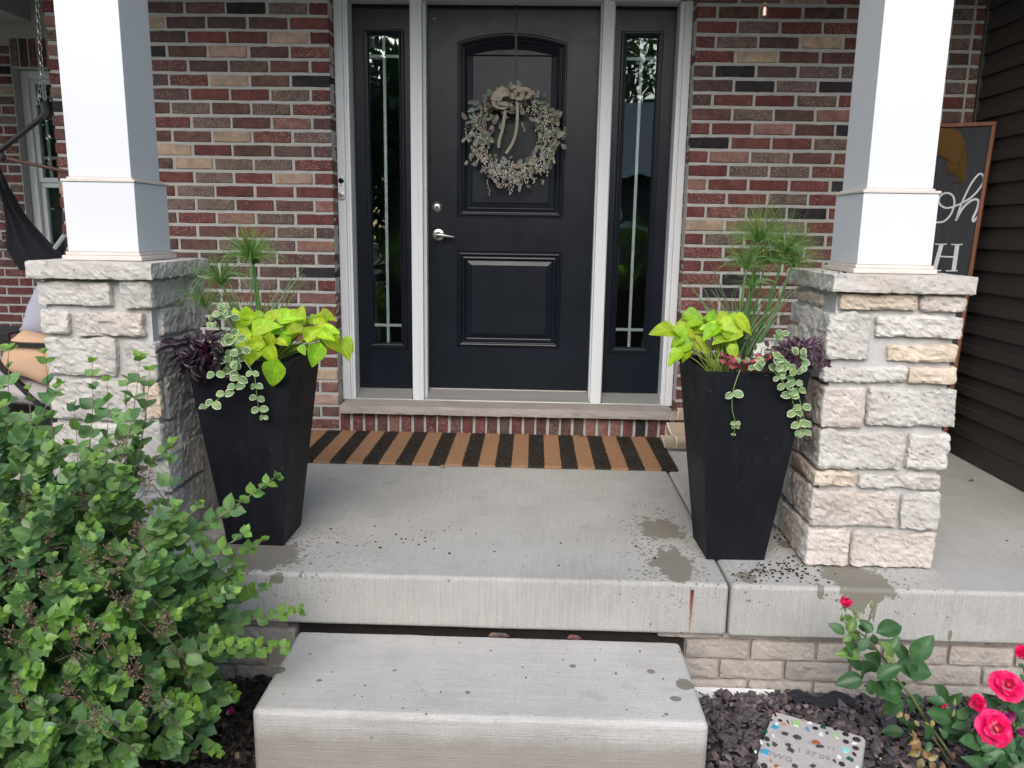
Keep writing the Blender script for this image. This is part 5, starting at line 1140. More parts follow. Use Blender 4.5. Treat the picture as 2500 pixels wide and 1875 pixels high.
def petal_mesh(cup, back, sd):
    mb = MB(); n = 7; k = 6; vs = []; uv = []; fs = []; rn = random.Random(sd)
    for i in range(n+1):
        t = i/n; w = .52*(math.sin(math.pi*(t*.62+.04))**.8)*1.05
        if t > .8: w *= (1-((t-.8)/.2)**2*.45)
        for j in range(k+1):
            u = -1+2*j/k; x = u*w; y = t*(1-.08*abs(u)**2*(t > .7)-.05*(abs(u) < .2)*(t > .95)); z = cup*(abs(u)**2)*w*.8+cup*.9*t*t*(1 if t < .75 else 1)-back*max(0, t-.6)**2*2+.02*math.sin(u*5+sd)
            vs.append((x, y, z)); uv.append((u, t))
    for i in range(n):
        for j in range(k): a = i*(k+1)+j; fs.append((a, a+1, a+k+2, a+k+1))
    mb.add(vs, fs, uv); me = mb.mesh('petal', uv=True); me.materials.append(PTM.m); me.polygons.foreach_set('use_smooth', [True]*len(me.polygons)); return me
PM = {c: [petal_mesh(c, b, s) for s, b in ((1, .5), (2, .9))] for c in (.15, .5, .9)}
def bloom(u, v, r, openness, face, y=-2.38, colr=(.80, .010, .13), label=None):
    c = r4(u, v, y); f = empty('bloom'); f.parent = rose; f.location = c; f.matrix_parent_inverse = rose.matrix_basis.inverted()
    if label: f['label'] = label
    n = Vector(face).normalized(); a0 = n.orthogonal().normalized(); b0 = n.cross(a0)
    layers = [(6, 1.0, .15, .10), (5, .80, .5, .35), (5, .55, .9, .8)] if openness > .7 else ([(5, 1.0, .5, .55), (4, .8, .9, .9), (4, .62, .9, 1.5), (3, .45, .9, 2.5)] if openness > .3 else [(4, 1.0, .9, 1.3), (3, .9, .9, 2.2), (3, .75, .9, 3.5)])
    for li, (k, s, cup, up) in enumerate(layers):
        for j in range(k):
            a = 2*math.pi*(j+.5*li)/k+rg.uniform(-.15, .15); d = (a0*math.cos(a)+b0*math.sin(a)); dd = d+n*up
            g = rg.uniform(.85, 1.15); M = frame_mat(c+n*.002*li+d*r*.04, dd, n-d*up*.7, r*s*rg.uniform(.92, 1.08))
            o = bpy.data.objects.new('petal', rg.choice(PM[cup])); COL.objects.link(o); o.parent = f; o.matrix_parent_inverse = Matrix.Identity(4)
            o.matrix_basis = Matrix.Translation(-c) @ M; o.color = (colr[0]*g, colr[1], colr[2]*g, 1)
    if openness > .7:
        mb = MB()
        for i in range(34):
            a = rg.uniform(0, 6.28); d = (a0*math.cos(a)+b0*math.sin(a))*rg.uniform(.1, .7)+n; q = d.normalized()*r*.22; mb.tube([Vector((0, 0, 0)), q], .0006, 3, cap=False); mb.box(q.x-.0014, q.x+.0014, q.y-.0014, q.y+.0014, q.z-.0014, q.z+.0014)
        mb.obj('stamens', M_simple('stamen_yellow', (.62, .42, .12), .7), f)
    mb = MB(); mb.tube([n*(-r*.55), n*.0], .0022, 6); 
    for j in range(5):
        a = j*1.2566; d = a0*math.cos(a)+b0*math.sin(a); mb.ribbon([Vector((0, 0, 0)), d*r*.35-n*r*.05, d*r*.6-n*r*.3], .006, n, .001)
    o = mb.obj('calyx', STEMM, f); o.color = (.12, .20, .05, 1)
bloom(242, 160, .028, .2, (-.2, -.5, 1), label='small half closed bloom at the top of the tallest cane')
bloom(1180, 1085, .017, .1, (-.6, -.4, .5)); bloom(1430, 1070, .034, .5, (.2, -.9, .9)); bloom(1740, 905, .046, .9, (-.1, -.8, 1), y=-2.40)
bloom(1625, 1295, .050, .95, (-.1, -1, .75), y=-2.46, label='widest open bloom, showing its yellow stamens'); bloom(1900, 620, .030, .4, (-.3, -.5, .8))
for (u, v) in ((1720, 1130), (1840, 1280), (1880, 1330)): bloom(u, v, .030, .4, (rg.uniform(-.6, .6), -.6, -.4), colr=(.22, .012, .12), y=-2.36, label='wilted purple bloom')
for (u, v, y) in ((490, 150, -2.34), (335, 215, -2.33), (210, 270, -2.34), (355, 245, -2.35), (1260, 1060, -2.36), (215, 400, -2.35), (1250, 1165, -2.37)):
    c = r4(u, v, y); mb = MB(); mb.lathe([(.001, -.008), (.005, -.004), (.006, .002), (.003, .010), (.0006, .018)], 10, Matrix.Translation(c)); o = sub(mb, 'bud', STEMM, rose, smooth=True); o.color = (.22, .28, .09, 1)
# dried leaves caught in the rose
DRY = [leaf_mesh('dry_leaf', LEAFO, L=1, Wd=.7, kind='rose', n=6, fold=.35, curl=.45, wavy=.06, seed=k) for k in (1, 2)]
ds = empty('dead_twig', r4(960, 1480, -2.4), 0, 'broken twig of curled tan dead leaves hanging in the rose bush', 'dead twig')
for (u, v, w, z_, s_) in ((890, 1380, 860, 1440, 1), (930, 1390, 880, 1470, 1), (930, 1480, 860, 1540, 1), (970, 1490, 1040, 1570, 1), (1000, 1560, 1090, 1560, 1), (960, 1570, 930, 1650, 1), (1020, 1600, 1080, 1670, 1), (1150, 1600, 1130, 1680, 1), (760, 1130, 740, 1180, .7), (880, 1220, 930, 1260, .8), (980, 1230, 1010, 1300, .9), (1040, 1210, 1060, 1270, .7), (800, 1150, 830, 1210, .6), (860, 1400, 900, 1350, .8), (900, 1520, 950, 1480, 1)):
    a = r4(u, v, -2.42); b = r4(w, z_, -2.43); put('leaf', rg.choice(DRY), frame_mat(a, b-a, (rg.uniform(-.8, .8), -1, .5), (b-a).length*1.2), ds, tuple(x*rg.uniform(.8, 1.2) for x in (.36, .235, .12)))
mb = MB(); mb.tube([r4(880, 1370, -2.415), r4(960, 1490, -2.42), r4(1060, 1620, -2.42)], .0015, 5); mb.tube([r4(620, 1210, -2.41), r4(760, 1130, -2.40), r4(900, 1230, -2.40), r4(1060, 1230, -2.41)], .0013, 5); sub(mb, 'twig', TWIG, ds)

# ================================================================== GRAVEL AND MULCH
def chips(name, n, x0, x1, y0, y1, smin, smax, cols, flat, seed, avoid=None, zb=GZ):
    rg = np.random.default_rng(seed); base = np.array([(-1, -1, 0), (1, -.9, 0), (.9, 1, 0), (-1, .8, 0), (-.7, -.6, 1), (.6, -.7, .8), (.7, .6, 1), (-.5, .7, .7)], float)*.5
    fq = [(0, 3, 2, 1), (4, 5, 6, 7), (0, 1, 5, 4), (1, 2, 6, 5), (2, 3, 7, 6), (3, 0, 4, 7)]
    V = []; F = []; C = []; k = 0
    while k < n:
        x = rg.uniform(x0, x1); y = rg.uniform(y0, y1)
        if avoid and avoid(x, y): continue
        s = rg.uniform(smin, smax)*(1 if rg.random() < .8 else 1.5); v = base+rg.normal(0, .13, (8, 3)); v *= s*np.array([1, rg.uniform(.5, 1), flat*rg.uniform(.6, 1.3)])
        e = rg.normal(0, .45, 2); M = np.array(Matrix.Rotation(rg.uniform(0, 6.28), 3, 'Z') @ Matrix.Rotation(e[0], 3, 'X') @ Matrix.Rotation(e[1], 3, 'Y')); v = v @ M.T
        z = zb+rg.uniform(-.002, .016)+.012*noise.noise(Vector((x*3, y*3, 0))); V.append(v+np.array([x, y, z])); F += [tuple(i+8*k for i in q) for q in fq]; c = cols[rg.integers(len(cols))]; g = rg.uniform(.7, 1.3); C += [(c[0]*g, c[1]*g, c[2]*g, 1)]*8; k += 1
    mb = MB(); mb.v = np.concatenate(V).tolist(); mb.f = F; mb.c = C; mb.uv = [(0, 0)]*len(mb.v)
    m = MT(name+'_stone', .75, spec=.35); q = m.pos(); cc = m.n('Attribute', {'attribute_name': 'Col'}).outputs['Color']; m.base(m.mix(m.noise(q, 120, 3), m.mix(1, cc, (.7, .7, .7), 'MULTIPLY'), m.mix(1, cc, (1.3, 1.3, 1.3), 'MULTIPLY'))); m.inp('Normal', m.bump(m.noise(q, 260, 3), .6, .003))
    o = mb.obj(name, m.m, colors=True); return tag(o, kind='stuff')
GC = [(.075, .062, .068), (.095, .078, .082), (.055, .048, .055), (.125, .10, .10), (.07, .065, .075), (.16, .115, .11), (.085, .07, .07)]
chips('gravel', 9500, 1.10, 2.75, -3.2, -2.04, .013, .027, GC, .45, 3)
MC = [(.022, .018, .016), (.035, .026, .022), (.016, .014, .014), (.05, .035, .028), (.028, .022, .02)]
chips('bark_mulch', 9000, -1.6, -.175, -3.3, -2.04, .010, .026, MC, .28, 4)
chips('wood_chips', 150, -1.2, -.18, -3.0, -2.1, .010, .02, [(.16, .10, .07), (.20, .14, .10)], .3, 6, zb=GZ+.012)
chips('wood_chips', 90, 1.15, 2.6, -3.0, -2.1, .008, .016, [(.28, .17, .11), (.33, .26, .2), (.3, .12, .08)], .3, 8, zb=GZ+.014)
# white edging strip and weed barrier
a = at(1712, 1706, 'z', GZ+.02); b = at(1898, 1703, 'z', GZ+.02)
mb = MB(); mb.box(1.12, b.x, -2.052, -2.046, GZ-.02, GZ+.026, .001); tag(mb.obj('edging_strip', M_simple('white_plastic', (.75, .75, .74), .5)), 'thin white plastic edging strip against the foundation, right of the step', 'edging')
fb = MB(); n = 10
c0 = at(2010, 1712, 'z', GZ+.02)
for j in range(n+1):
    for i in range(n+1):
        x = c0.x-.10+.20*i/n; y = -2.06-.07*j/n+.02*math.sin(i); fb.v.append((x, y, GZ+.024+.010*noise.noise(Vector((x*20, y*20, 0))))); fb.uv.append((0, 0)); fb.c.append((1, 1, 1, 1))
for j in range(n):
    for i in range(n): q = j*(n+1)+i; fb.f.append((q, q+n+1, q+n+2, q+1))
tag(fb.obj('weed_barrier', M_simple('black_fabric_barrier', (.016, .018, .022), .85, bump=.5, bscale=200)), 'patch of black weed barrier cloth showing through the gravel by the foundation', 'fabric')

# ================================================================== MOSAIC STEPPING STONE
SZ = GZ+.045
cs_ = [at(u, v, 'z', SZ) for u, v in ((1650+470*.3858, 1235+1575*.3858), (1650+618*.3858, 1235+1298*.3858), (1650+1205*.3858, 1235+1466*.3858))]
A0, A1, A2 = cs_; 
ex = (A2-A1).normalized(); ey = Vector((ex.y, -ex.x, 0)); LW = (A2-A1).length
if ey.dot(A0-A1) < 0: ey = -ey
ss = empty('stepping_stone', (A1.x, A1.y, GZ), 0, 'square mosaic stepping stone with coloured glass pieces, on the gravel', 'stepping stone')
def S(s, t, z=0): return A1+ex*s*LW+ey*t*LW+Vector((0, 0, z))
def disc(o, i, r): return o
corner = []
for (cx, cy, a0) in ((.06, .06, 180), (.94, .06, 270), (.94, .94, 0), (.06, .94, 90)):
    for k in range(6): t = R(a0+90*k/5); corner.append((cx+.06*math.cos(t), cy+.06*math.sin(t)))
n = len(corner); mb = MB(); vs = [S(x, y, -.045) for x, y in corner]+[S(x, y, -.004) for x, y in corner]+[S(.5+(x-.5)*.985, .5+(y-.5)*.985, 0) for x, y in corner]
ctr = (ex.cross(ey)).z
fs = [(k*n+i, k*n+(i+1) % n, (k+1)*n+(i+1) % n, (k+1)*n+i) for k in range(2) for i in range(n)]+[tuple(range(2*n, 3*n))]
if ctr < 0: fs = [f[::-1] for f in fs]
mb.add(vs, fs); sub(mb, 'slab', M_simple('cast_concrete', (.46, .43, .41), .9, nscale=60, namp=.22, bump=.8, bscale=200), ss)
rg = random.Random(12)
GL = {'k': ((.03, .022, .028), .1), 't': ((.06, .33, .50), .15), 'g': ((.012, .09, .065), .12), 'l': ((.36, .55, .28), .2), 'w': ((.70, .78, .76), .2), 'a': ((.28, .62, .60), .2), 'n': ((.06, .055, .055), .35), 'r': ((.36, .10, .05), .5), 'o': ((.45, .25, .13), .5)}
GM = {k: M_simple('mosaic_'+k, c, r) for k, (c, r) in GL.items()}
pieces = [('k', 600, 290, 22, 45), ('k', 545, 382, 34, 18), ('k', 680, 388, 40, 20), ('t', 590, 495, 75, 45), ('w', 625, 435, 30, 20), ('o', 740, 450, 40, 28), ('k', 805, 415, 14, 42), ('l', 930, 425, 80, 55), ('o', 1050, 385, 26, 30), ('w', 1150, 425, 50, 22), ('g', 455, 560, 35, 25), ('k', 425, 600, 38, 14), ('t', 1115, 525, 25, 45), ('k', 1240, 512, 52, 24), ('g', 1365, 495, 52, 35), ('w', 570, 630, 28, 40), ('k', 470, 680, 50, 38), ('n', 755, 597, 70, 30), ('n', 950, 655, 75, 45), ('w', 1335, 605, 45, 40), ('n', 1425, 585, 30, 22), ('l', 1550, 620, 45, 60), ('k', 1550, 525, 38, 20), ('k', 1720, 607, 55, 34), ('k', 1725, 725, 52, 32), ('k', 1895, 690, 70, 38), ('w', 1865, 750, 50, 14), ('w', 380, 725, 32, 30), ('g', 490, 775, 28, 32), ('n', 595, 765, 50, 42), ('w', 290, 880, 24, 18), ('t', 430, 885, 95, 58), ('n', 805, 775, 50, 36), ('n', 845, 850, 62, 52), ('r', 1245, 735, 70, 42), ('n', 1310, 800, 80, 24), ('a', 1720, 860, 78, 46), ('k', 1880, 825, 55, 34), ('k', 285, 965, 58, 40), ('w', 1615, 965, 45, 30), ('g', 1790, 1000, 72, 50), ('k', 1860, 925, 28, 38), ('k', 1660, 1080, 52, 38), ('n', 1540, 1030, 28, 34), ('k', 430, 1100, 52, 38), ('n', 910, 1110, 55, 45), ('n', 1205, 1110, 60, 36), ('o', 535, 1030, 18, 32), ('w', 1900, 1120, 30, 24), ('r', 620, 1105, 50, 14)]
q8 = 340/2212
for (c, u, v, ru, rv) in pieces:
    p = at(1800+u*q8, 1700+v*q8, 'z', SZ); px = at(1800+(u+ru)*q8, 1700+v*q8, 'z', SZ); py = at(1800+u*q8, 1700+(v+rv)*q8, 'z', SZ); rx, ry = (px-p).length, (py-p).length
    rnd_ = c == 'k' and abs(ru) > 45; k = 12 if rnd_ else rg.choice([4, 5, 6]); pts = []
    for i in range(k):
        a = 2*math.pi*i/k+(0 if rnd_ else rg.uniform(-.3, .3)); f = 1 if rnd_ else rg.uniform(.85, 1.15); pts.append((p.x+rx*f*math.cos(a), p.y+ry*f*math.sin(a)))
    vs = [(x, y, SZ-.002) for x, y in pts]+[(p.x+(x-p.x)*.82, p.y+(y-p.y)*.82, SZ+.0028) for x, y in pts]; fs = [(i, (i+1) % k, k+(i+1) % k, k+i) for i in range(k)]+[tuple(range(k, 2*k))]
    mb = MB(); mb.add(vs, fs); sub(mb, 'glass_gem' if rnd_ else 'glass_piece', GM[c], ss, smooth=False)
for i in range(40):   # lettering pressed into the concrete, worn and only partly legible
    pass
def text_obj(body, size, loc, rot, mat, parent, name='lettering', extr=.0008, shear=0):
    cu = bpy.data.curves.new(name, 'FONT'); cu.body = body; cu.size = size; cu.extrude = extr; cu.shear = shear; cu.align_x = 'CENTER'; cu.resolution_u = 3
    t = bpy.data.objects.new(name+'_tmp', cu); COL.objects.link(t); dg = bpy.context.evaluated_depsgraph_get(); me = bpy.data.meshes.new_from_object(t.evaluated_get(dg)); bpy.data.objects.remove(t)
    o = bpy.data.objects.new(name, me); COL.objects.link(o); me.materials.clear(); me.materials.append(mat); o.parent = parent
    M = Matrix.Translation(loc) @ rot; o.matrix_parent_inverse = parent.matrix_basis.inverted(); o.matrix_basis = M; return o
Xr = ex if ctr < 0 else ex; Yr = Vector((-ex.y, ex.x, 0)); rot = Matrix(((Xr.x, Yr.x, 0, 0), (Xr.y, Yr.y, 0, 0), (0, 0, 1, 0), (0, 0, 0, 1)))
DEB = M_simple('pressed_letter_shadow', (.25, .23, .22), .95)
for body, u, v, s in (('1 27 09', 1200, 950, .030), ('DWG', 640, 985, .032), ('Isabel'[:0]+'n i n i l', 1330, 810, .026)):
    text_obj(body, s, at(1800+u*q8, 1700+v*q8, 'z', SZ+.0004), rot, DEB, ss, extr=.0006)

# ================================================================== SIGN ON THE RIGHT
BRp = Vector((2.70, -.52, ZF+.002)); TRp = Vector((2.798, -.445, 1.442)); wv_ = Vector((-.33, .23, 0)).normalized(); upv = (TRp-BRp).normalized(); wv_ = (wv_-upv*wv_.dot(upv)).normalized(); nv = upv.cross(wv_).normalized()
if nv.dot(Vector(CAM)-BRp) < 0: nv = -nv
SH = (TRp-BRp).length; SWT = .34
sg = empty('leaning_sign', BRp, 0, 'tall black board sign with wooden frame and white lettering, leaning behind the right column', 'sign')
def sp_(s, t, d=0): return BRp+wv_*s+upv*t+nv*d
def pbox(s0, s1, t0, t1, d0, d1, name, mat):
    mb = MB(); vs = [sp_(s, t, d) for d in (d0, d1) for t in (t0, t1) for s in (s0, s1)]; fs = [(0, 2, 3, 1), (4, 5, 7, 6), (0, 1, 5, 4), (2, 6, 7, 3), (0, 4, 6, 2), (1, 3, 7, 5)]
    mb.add(vs, fs); me = mb.mesh(name); bm = bmesh.new(); bm.from_mesh(me); bmesh.ops.recalc_face_normals(bm, faces=bm.faces[:]); bmesh.ops.bevel(bm, geom=bm.edges[:], offset=.0015, segments=1, affect='EDGES'); bm.to_mesh(me); bm.free()
    o = link(name, me, mat); o.parent = sg; o.matrix_parent_inverse = sg.matrix_basis.inverted(); return o
FRW = M_wood('stained_wood_frame', (.13, .048, .022), (.25, .10, .05)); BRD = M_wood('painted_black_board', (.012, .014, .019), (.026, .029, .036), .7, (1, 1, .08), 40)
pbox(.018, SWT-.018, .018, SH-.018, -.004, .004, 'board', BRD)
pbox(0, .018, 0, SH-.0185, -.016, .016, 'frame', FRW); pbox(SWT-.018, SWT, 0, SH-.0185, -.016, .016, 'frame', FRW); pbox(0, SWT, SH-.018, SH, -.016, .016, 'frame', FRW); pbox(.0185, SWT-.0185, 0, .0175, -.016, .016, 'frame', FRW)
def z3(u, v, d=.006): return at_plane(2180+u/3.32, 250+v/3.32, BRp+nv*d, nv)
WP = M_simple('white_sign_paint', (.62, .63, .66), .7, nscale=60, namp=.15)
def stroke(pts, w, name='lettering', mat=None, d=.0052, k=6, w1=None):
    P_ = catm([z3(u, v, d) for u, v in pts], k); mb = MB(); mb.ribbon(P_, w, nv, w1); n0 = len(mb.v); off = nv*(-.0009); mb.v += [tuple(Vector(p)+off) for p in mb.v[:n0]]; mb.uv += mb.uv[:n0]; mb.c += mb.c[:n0]; o = mb.obj(name, mat or WP, None); o.parent = sg; o.matrix_parent_inverse = sg.matrix_basis.inverted(); return o
stroke([(240, 930), (300, 965), (365, 972), (420, 960), (470, 905), (497, 830), (490, 765), (450, 735), (400, 745), (370, 790), (385, 830), (430, 855), (490, 845), (560, 815), (640, 765), (700, 700), (735, 635), (728, 588), (695, 583), (640, 650), (590, 745), (545, 850), (508, 960)], .0085)
stroke([(508, 958), (560, 865), (620, 805), (670, 785), (695, 805), (680, 870), (650, 935), (655, 963), (700, 910)], .0105)
for a, b in (((395, 1148), (335, 1362)), ((522, 1152), (492, 1364))): stroke([a, ((a[0]+b[0])/2, (a[1]+b[1])/2), b], .019, k=2)
stroke([(385, 1248), (440, 1251), (500, 1253)], .007, k=2)
for u, v in ((390, 1148), (520, 1151), (478, 1364), (345, 1362)): stroke([(u-48, v), (u, v+2), (u+46, v)], .0055, k=2)
for u, v, s in ((250, 1150, 1), (180, 1150, 1)): stroke([(u+20, v), (u-10, v+210)], .012, k=2)
SCF = M_colfab('mustard_scarf', .95, 500, .8)
def cloth(poly, d, name, col, bulge=.012):
    P_ = [z3(u, v, d) for u, v in poly]; c = sum(P_, Vector())/len(P_); n = len(P_); mb = MB(); rings = []
    for s in (1.0, .86, .6, .3): rings.append([c+(p-c)*s+nv*bulge*(1-s)**.6 for p in P_])
    vs = [p for r in rings for p in r]+[c+nv*bulge]; fs = [(k*n+i, k*n+(i+1) % n, (k+1)*n+(i+1) % n, (k+1)*n+i) for k in range(3) for i in range(n)]+[(3*n+i, 3*n+(i+1) % n, 4*n) for i in range(n)]
    mb.add(vs, fs); o = mb.obj(name, SCF, None, smooth=True); o.parent = sg; o.matrix_parent_inverse = sg.matrix_basis.inverted(); o.color = (*col, 1); return o
cloth([(250, 230), (330, 212), (430, 207), (500, 214), (545, 240), (583, 310), (560, 410), (520, 515), (430, 458), (370, 430), (300, 440), (240, 400)], .010, 'scarf', (.125, .070, .022))
cloth([(583, 312), (597, 400), (597, 520), (590, 625), (560, 630), (515, 600), (505, 570), (440, 555), (430, 470), (520, 512), (550, 440)], .008, 'scarf', (.105, .058, .018), .006)
mb = MB()
for i in range(26):
    u = 438+i*6.2; v = 555+(i > 11)*70; a = z3(u, v-5, .010); b = z3(u+rg.uniform(-10, 10)-(20 if i > 20 else 0), v+rg.uniform(18, 40), .010); mb.tube([a, (a+b)/2+nv*.002, b], .0009, 4)
for (a, b) in (((520, 625), (445, 680)), ((530, 640), (480, 690)), ((545, 640), (540, 685)), ((575, 640), (600, 660)), ((560, 640), (580, 665))): mb.tube([z3(*a, .010), z3(*b, .010)], .0009, 4)
o = mb.obj('scarf_fringe', SCF, None); o.parent = sg; o.matrix_parent_inverse = sg.matrix_basis.inverted(); o.color = (.15, .09, .03, 1)

# ================================================================== BELL, CHAIR, LOUNGE CHAIR, FOLDED CANVAS, LITTER
COP = M_simple('aged_copper', (.42, .26, .20), .38, 1, nscale=40, namp=.3)
bc = at(1866.5, 27, 'y', -1.0); be = empty('copper_bell', bc, 0, 'small copper bell hanging in front of the brick right of the door', 'bell')
mb = MB(); mb.lathe([(.0175, -.022), (.0168, -.019), (.0158, .008), (.014, .016), (.009, .020), (.0005, .0205)], 24, Matrix.Translation(bc)); sub(mb, 'dome', COP, be, smooth=True)
mb = MB(); mb.tube([bc+Vector((0, 0, .02)), bc+Vector((0, 0, 2.749-bc.z))], .0012, 5); mb.tube([bc, bc-Vector((0, 0, .030))], .0012, 5); sub(mb, 'cord', BLACKM, be)
mb = MB(); mb.tube([bc+Vector((.006*math.cos(a), 0, .026+.006*math.sin(a))) for a in [i*.6283 for i in range(11)]], .001, 5); sub(mb, 'loop', COP, be)
# hanging chair
YC = -.62
def hc(u, v, y=YC): return at(180*0+u, v, 'y', y)
ch = empty('hanging_chair', hc(105, 260), 0, 'black fabric hanging chair on a chain, left of the left column', 'hanging chair')
CHM = M_simple('zinc_chain', (.33, .33, .32), .35, 1)
def torus(c, axis, side, a, b, r, n=14, m=5):
    pts = [c+axis*a*math.cos(t)+side*b*math.sin(t) for t in [2*math.pi*i/n for i in range(n+1)]]; mb = MB(); mb.tube(pts, r, m, cap=False); return mb.mesh('chain_link')
top = hc(86, -60); bot = hc(102, 178); ax = (bot-top).normalized(); LNK = .0235; nl = int((bot-top).length/LNK)
side1 = Vector((1, 0, 0)); side1 = (side1-ax*side1.dot(ax)).normalized(); side2 = ax.cross(side1)
l1 = torus(Vector(), ax, side1, .015, .0075, .0023); l2 = torus(Vector(), ax, side2, .015, .0075, .0023)
for i in range(-6, nl+1): o = put('chain_link', l1 if i % 2 else l2, Matrix.Translation(top+ax*LNK*(i+.5)), ch); (o.data.materials.append(CHM) if not o.data.materials else None)
for sx_ in (-1, 1):
    b2 = hc(102+sx_*7, 246); a2_ = hc(103, 182); ax2 = (b2-a2_).normalized(); n2 = int((b2-a2_).length/LNK); lb = torus(Vector(), ax2, Vector((1, 0, 0)), .014, .007, .0022)
    for i in range(n2+1): o = put('chain_link', lb, Matrix.Translation(a2_+ax2*LNK*(i+.4)+Vector((0, .004*sx_, 0))), ch); (o.data.materials.append(CHM) if not o.data.materials else None)
mb = MB(); mb.tube(catm([hc(104, 250), hc(106, 268), hc(103, 285), hc(60, 320), hc(0, 368), hc(-60, 415)], 4), .013, 10); sub(mb, 'hanger_bar', BLACKM, ch, smooth=True)
mb = MB(); mb.tube([hc(108, 252), hc(116, 275), hc(110, 290)], .014, 8); sub(mb, 'hanger_sleeve', M_simple('black_sleeve', (.02, .02, .02), .9), ch)
mb = MB(); mb.tube([hc(-60, 372, YC-.03), hc(0, 384, YC-.03), hc(150, 416, YC+.02), hc(260, 440, YC+.05)], .0085, 8); sub(mb, 'spreader_bar', M_wood('dark_wood_bar', (.05, .022, .014), (.09, .04, .025), axis=(.1, 1, 1)), ch, smooth=True)
mb = MB(); mb.lathe([(.018, -.014), (.022, -.004), (.022, .008), (.012, .016)], 14, Matrix.Translation(hc(2, 384, YC-.035)) @ RX); sub(mb, 'joint_knob', BLACKM, ch)
BLF = M_colfab('black_canvas', .9, 260, .5)
mb = MB(); nu, nv_ = 26, 18
Lp = [hc(-14, 400), hc(4, 450), hc(12, 490), hc(15, 560), hc(14, 605), hc(50, 660)]; Rp = [hc(-8, 395), hc(25, 470), hc(60, 530), hc(105, 580), hc(150, 620), hc(185, 660)]
Lc = catm(Lp, 6); Rc = catm(Rp, 6); N = len(Lc)
for i in range(N):
    for j in range(nv_+1):
        t = j/nv_; p = Lc[i].lerp(Rc[i], t); y = -.05*math.sin(math.pi*t)+.018*math.sin(t*19+i*.12)+.006*noise.noise(Vector((i*.5, t*14, 0))); mb.v.append((p.x, p.y+y*min(1, i/6), p.z+.004*noise.noise(Vector((t*9, i*.4, 3))))); mb.uv.append((0, 0)); mb.c.append((1, 1, 1, 1))
for i in range(N-1):
    for j in range(nv_): a = i*(nv_+1)+j; mb.f.append((a, a+1, a+nv_+2, a+nv_+1))
n0 = len(mb.v); mb.v += [(x, y+.006, z) for x, y, z in mb.v[:n0]]; mb.uv += mb.uv[:n0]; mb.c += mb.c[:n0]; mb.f += [tuple(i+n0 for i in f[::-1]) for f in mb.f[:]]
o = sub(mb, 'seat_cloth', BLF, ch, smooth=True); o.color = (.014, .015, .019, 1)
mb = MB(); 
for i in range(24):
    p = Lc[min(N-1, 5+i)]; mb.tube([p, p+Vector((rg.uniform(-.03, .0), -.003, rg.uniform(-.02, .01)))], .0025, 4)
o = sub(mb, 'frayed_edge', BLF, ch); o.color = (.03, .03, .032, 1)
mb = MB(); a = hc(134, 607); b = hc(158, 574); mb.tube([a, b], .011, 6); sub(mb, 'support_bar', M_simple('grey_bar', (.3, .32, .34), .5), ch)

# patio chair with cushions
YL = -.30
def lc(u, v, y=YL): return at(u, v, 'y', y)
lo = empty('patio_chair', (lc(60, 1000).x, YL, ZF), 0, 'black framed patio chair with grey and peach cushions behind the left stone pier', 'chair')
def barp(a, b, w, h, name, mat=BLACKM):
    a, b = Vector(a), Vector(b); t = (b-a).normalized(); s = t.cross(Vector((0, 1, 0))).normalized(); u = Vector((0, 1, 0)); vs = []
    for p in (a, b):
        for i, j in ((-1, -1), (1, -1), (1, 1), (-1, 1)): vs.append(p+s*i*h/2+u*j*w/2)
    mb = MB(); mb.add(vs, [(0, 1, 2, 3), (7, 6, 5, 4), (0, 4, 5, 1), (1, 5, 6, 2), (2, 6, 7, 3), (3, 7, 4, 0)]); return sub(mb, name, mat, lo)
barp(lc(-60, 835), lc(150, 845), .05, .022, 'armrest'); barp(lc(-40, 852), lc(140, 1030), .03, .026, 'brace')
barp(lc(150, 845), lc(152, 1120), .03, .025, 'leg'); barp(lc(-140, 835), lc(-135, 1120), .03, .025, 'leg'); barp(lc(150, 845, YL+.55), lc(152, 1050, YL+.55), .03, .025, 'leg'); barp(lc(-140, 835, YL+.55), lc(-135, 1050, YL+.55), .03, .025, 'leg'); barp(lc(-130, 1010), lc(150, 1030), .6, .02, 'seat_frame')
def cushion(poly, y0, y1, name, col, puff=.035):
    P_ = [lc(u, v, y0) for u, v in poly]; c = sum(P_, Vector())/len(P_); n = len(P_); dy = y1-y0; mb = MB(); rings = []
    for s, f in ((.0, .0), (.45, .02), (.8, .12), (.96, .32), (1, .5), (.96, .68), (.8, .88), (.45, .98), (0, 1)): rings.append([Vector((c.x+(p.x-c.x)*s, c.y-puff+(dy+2*puff)*f, c.z+(p.z-c.z)*s)) for p in P_])
    vs = [p for r in rings for p in r]; fs = [(k*n+i, k*n+(i+1) % n, (k+1)*n+(i+1) % n, (k+1)*n+i) for k in range(len(rings)-1) for i in range(n)]
    mb.add(vs, fs); o = sub(mb, name, FAB, lo, smooth=True); o.color = (*col, 1); return o
cushion([(88, 685), (60, 745), (47, 800), (38, 812), (90, 825), (150, 830), (175, 760), (160, 690)], YL+.18, YL+.30, 'back_cushion', (.42, .42, .50))
cushion([(45, 808), (20, 828), (0, 860), (-12, 900), (5, 915), (60, 925), (118, 948), (140, 940), (150, 870), (130, 826), (80, 816)], YL+.03, YL+.13, 'throw_pillow', (.62, .41, .27))
cushion([(-60, 915), (0, 920), (60, 932), (125, 950), (150, 965), (150, 1010), (60, 1000), (-60, 985)], YL+.02, YL+.5, 'seat_cushion', (.42, .39, .39))
tb = empty('slatted_side_table', lc(15, 802, .35), 0, 'black slatted side table beyond the patio chair at the left edge', 'table')
p0 = lc(-60, 806, .2); p1 = lc(46, 806, .2)
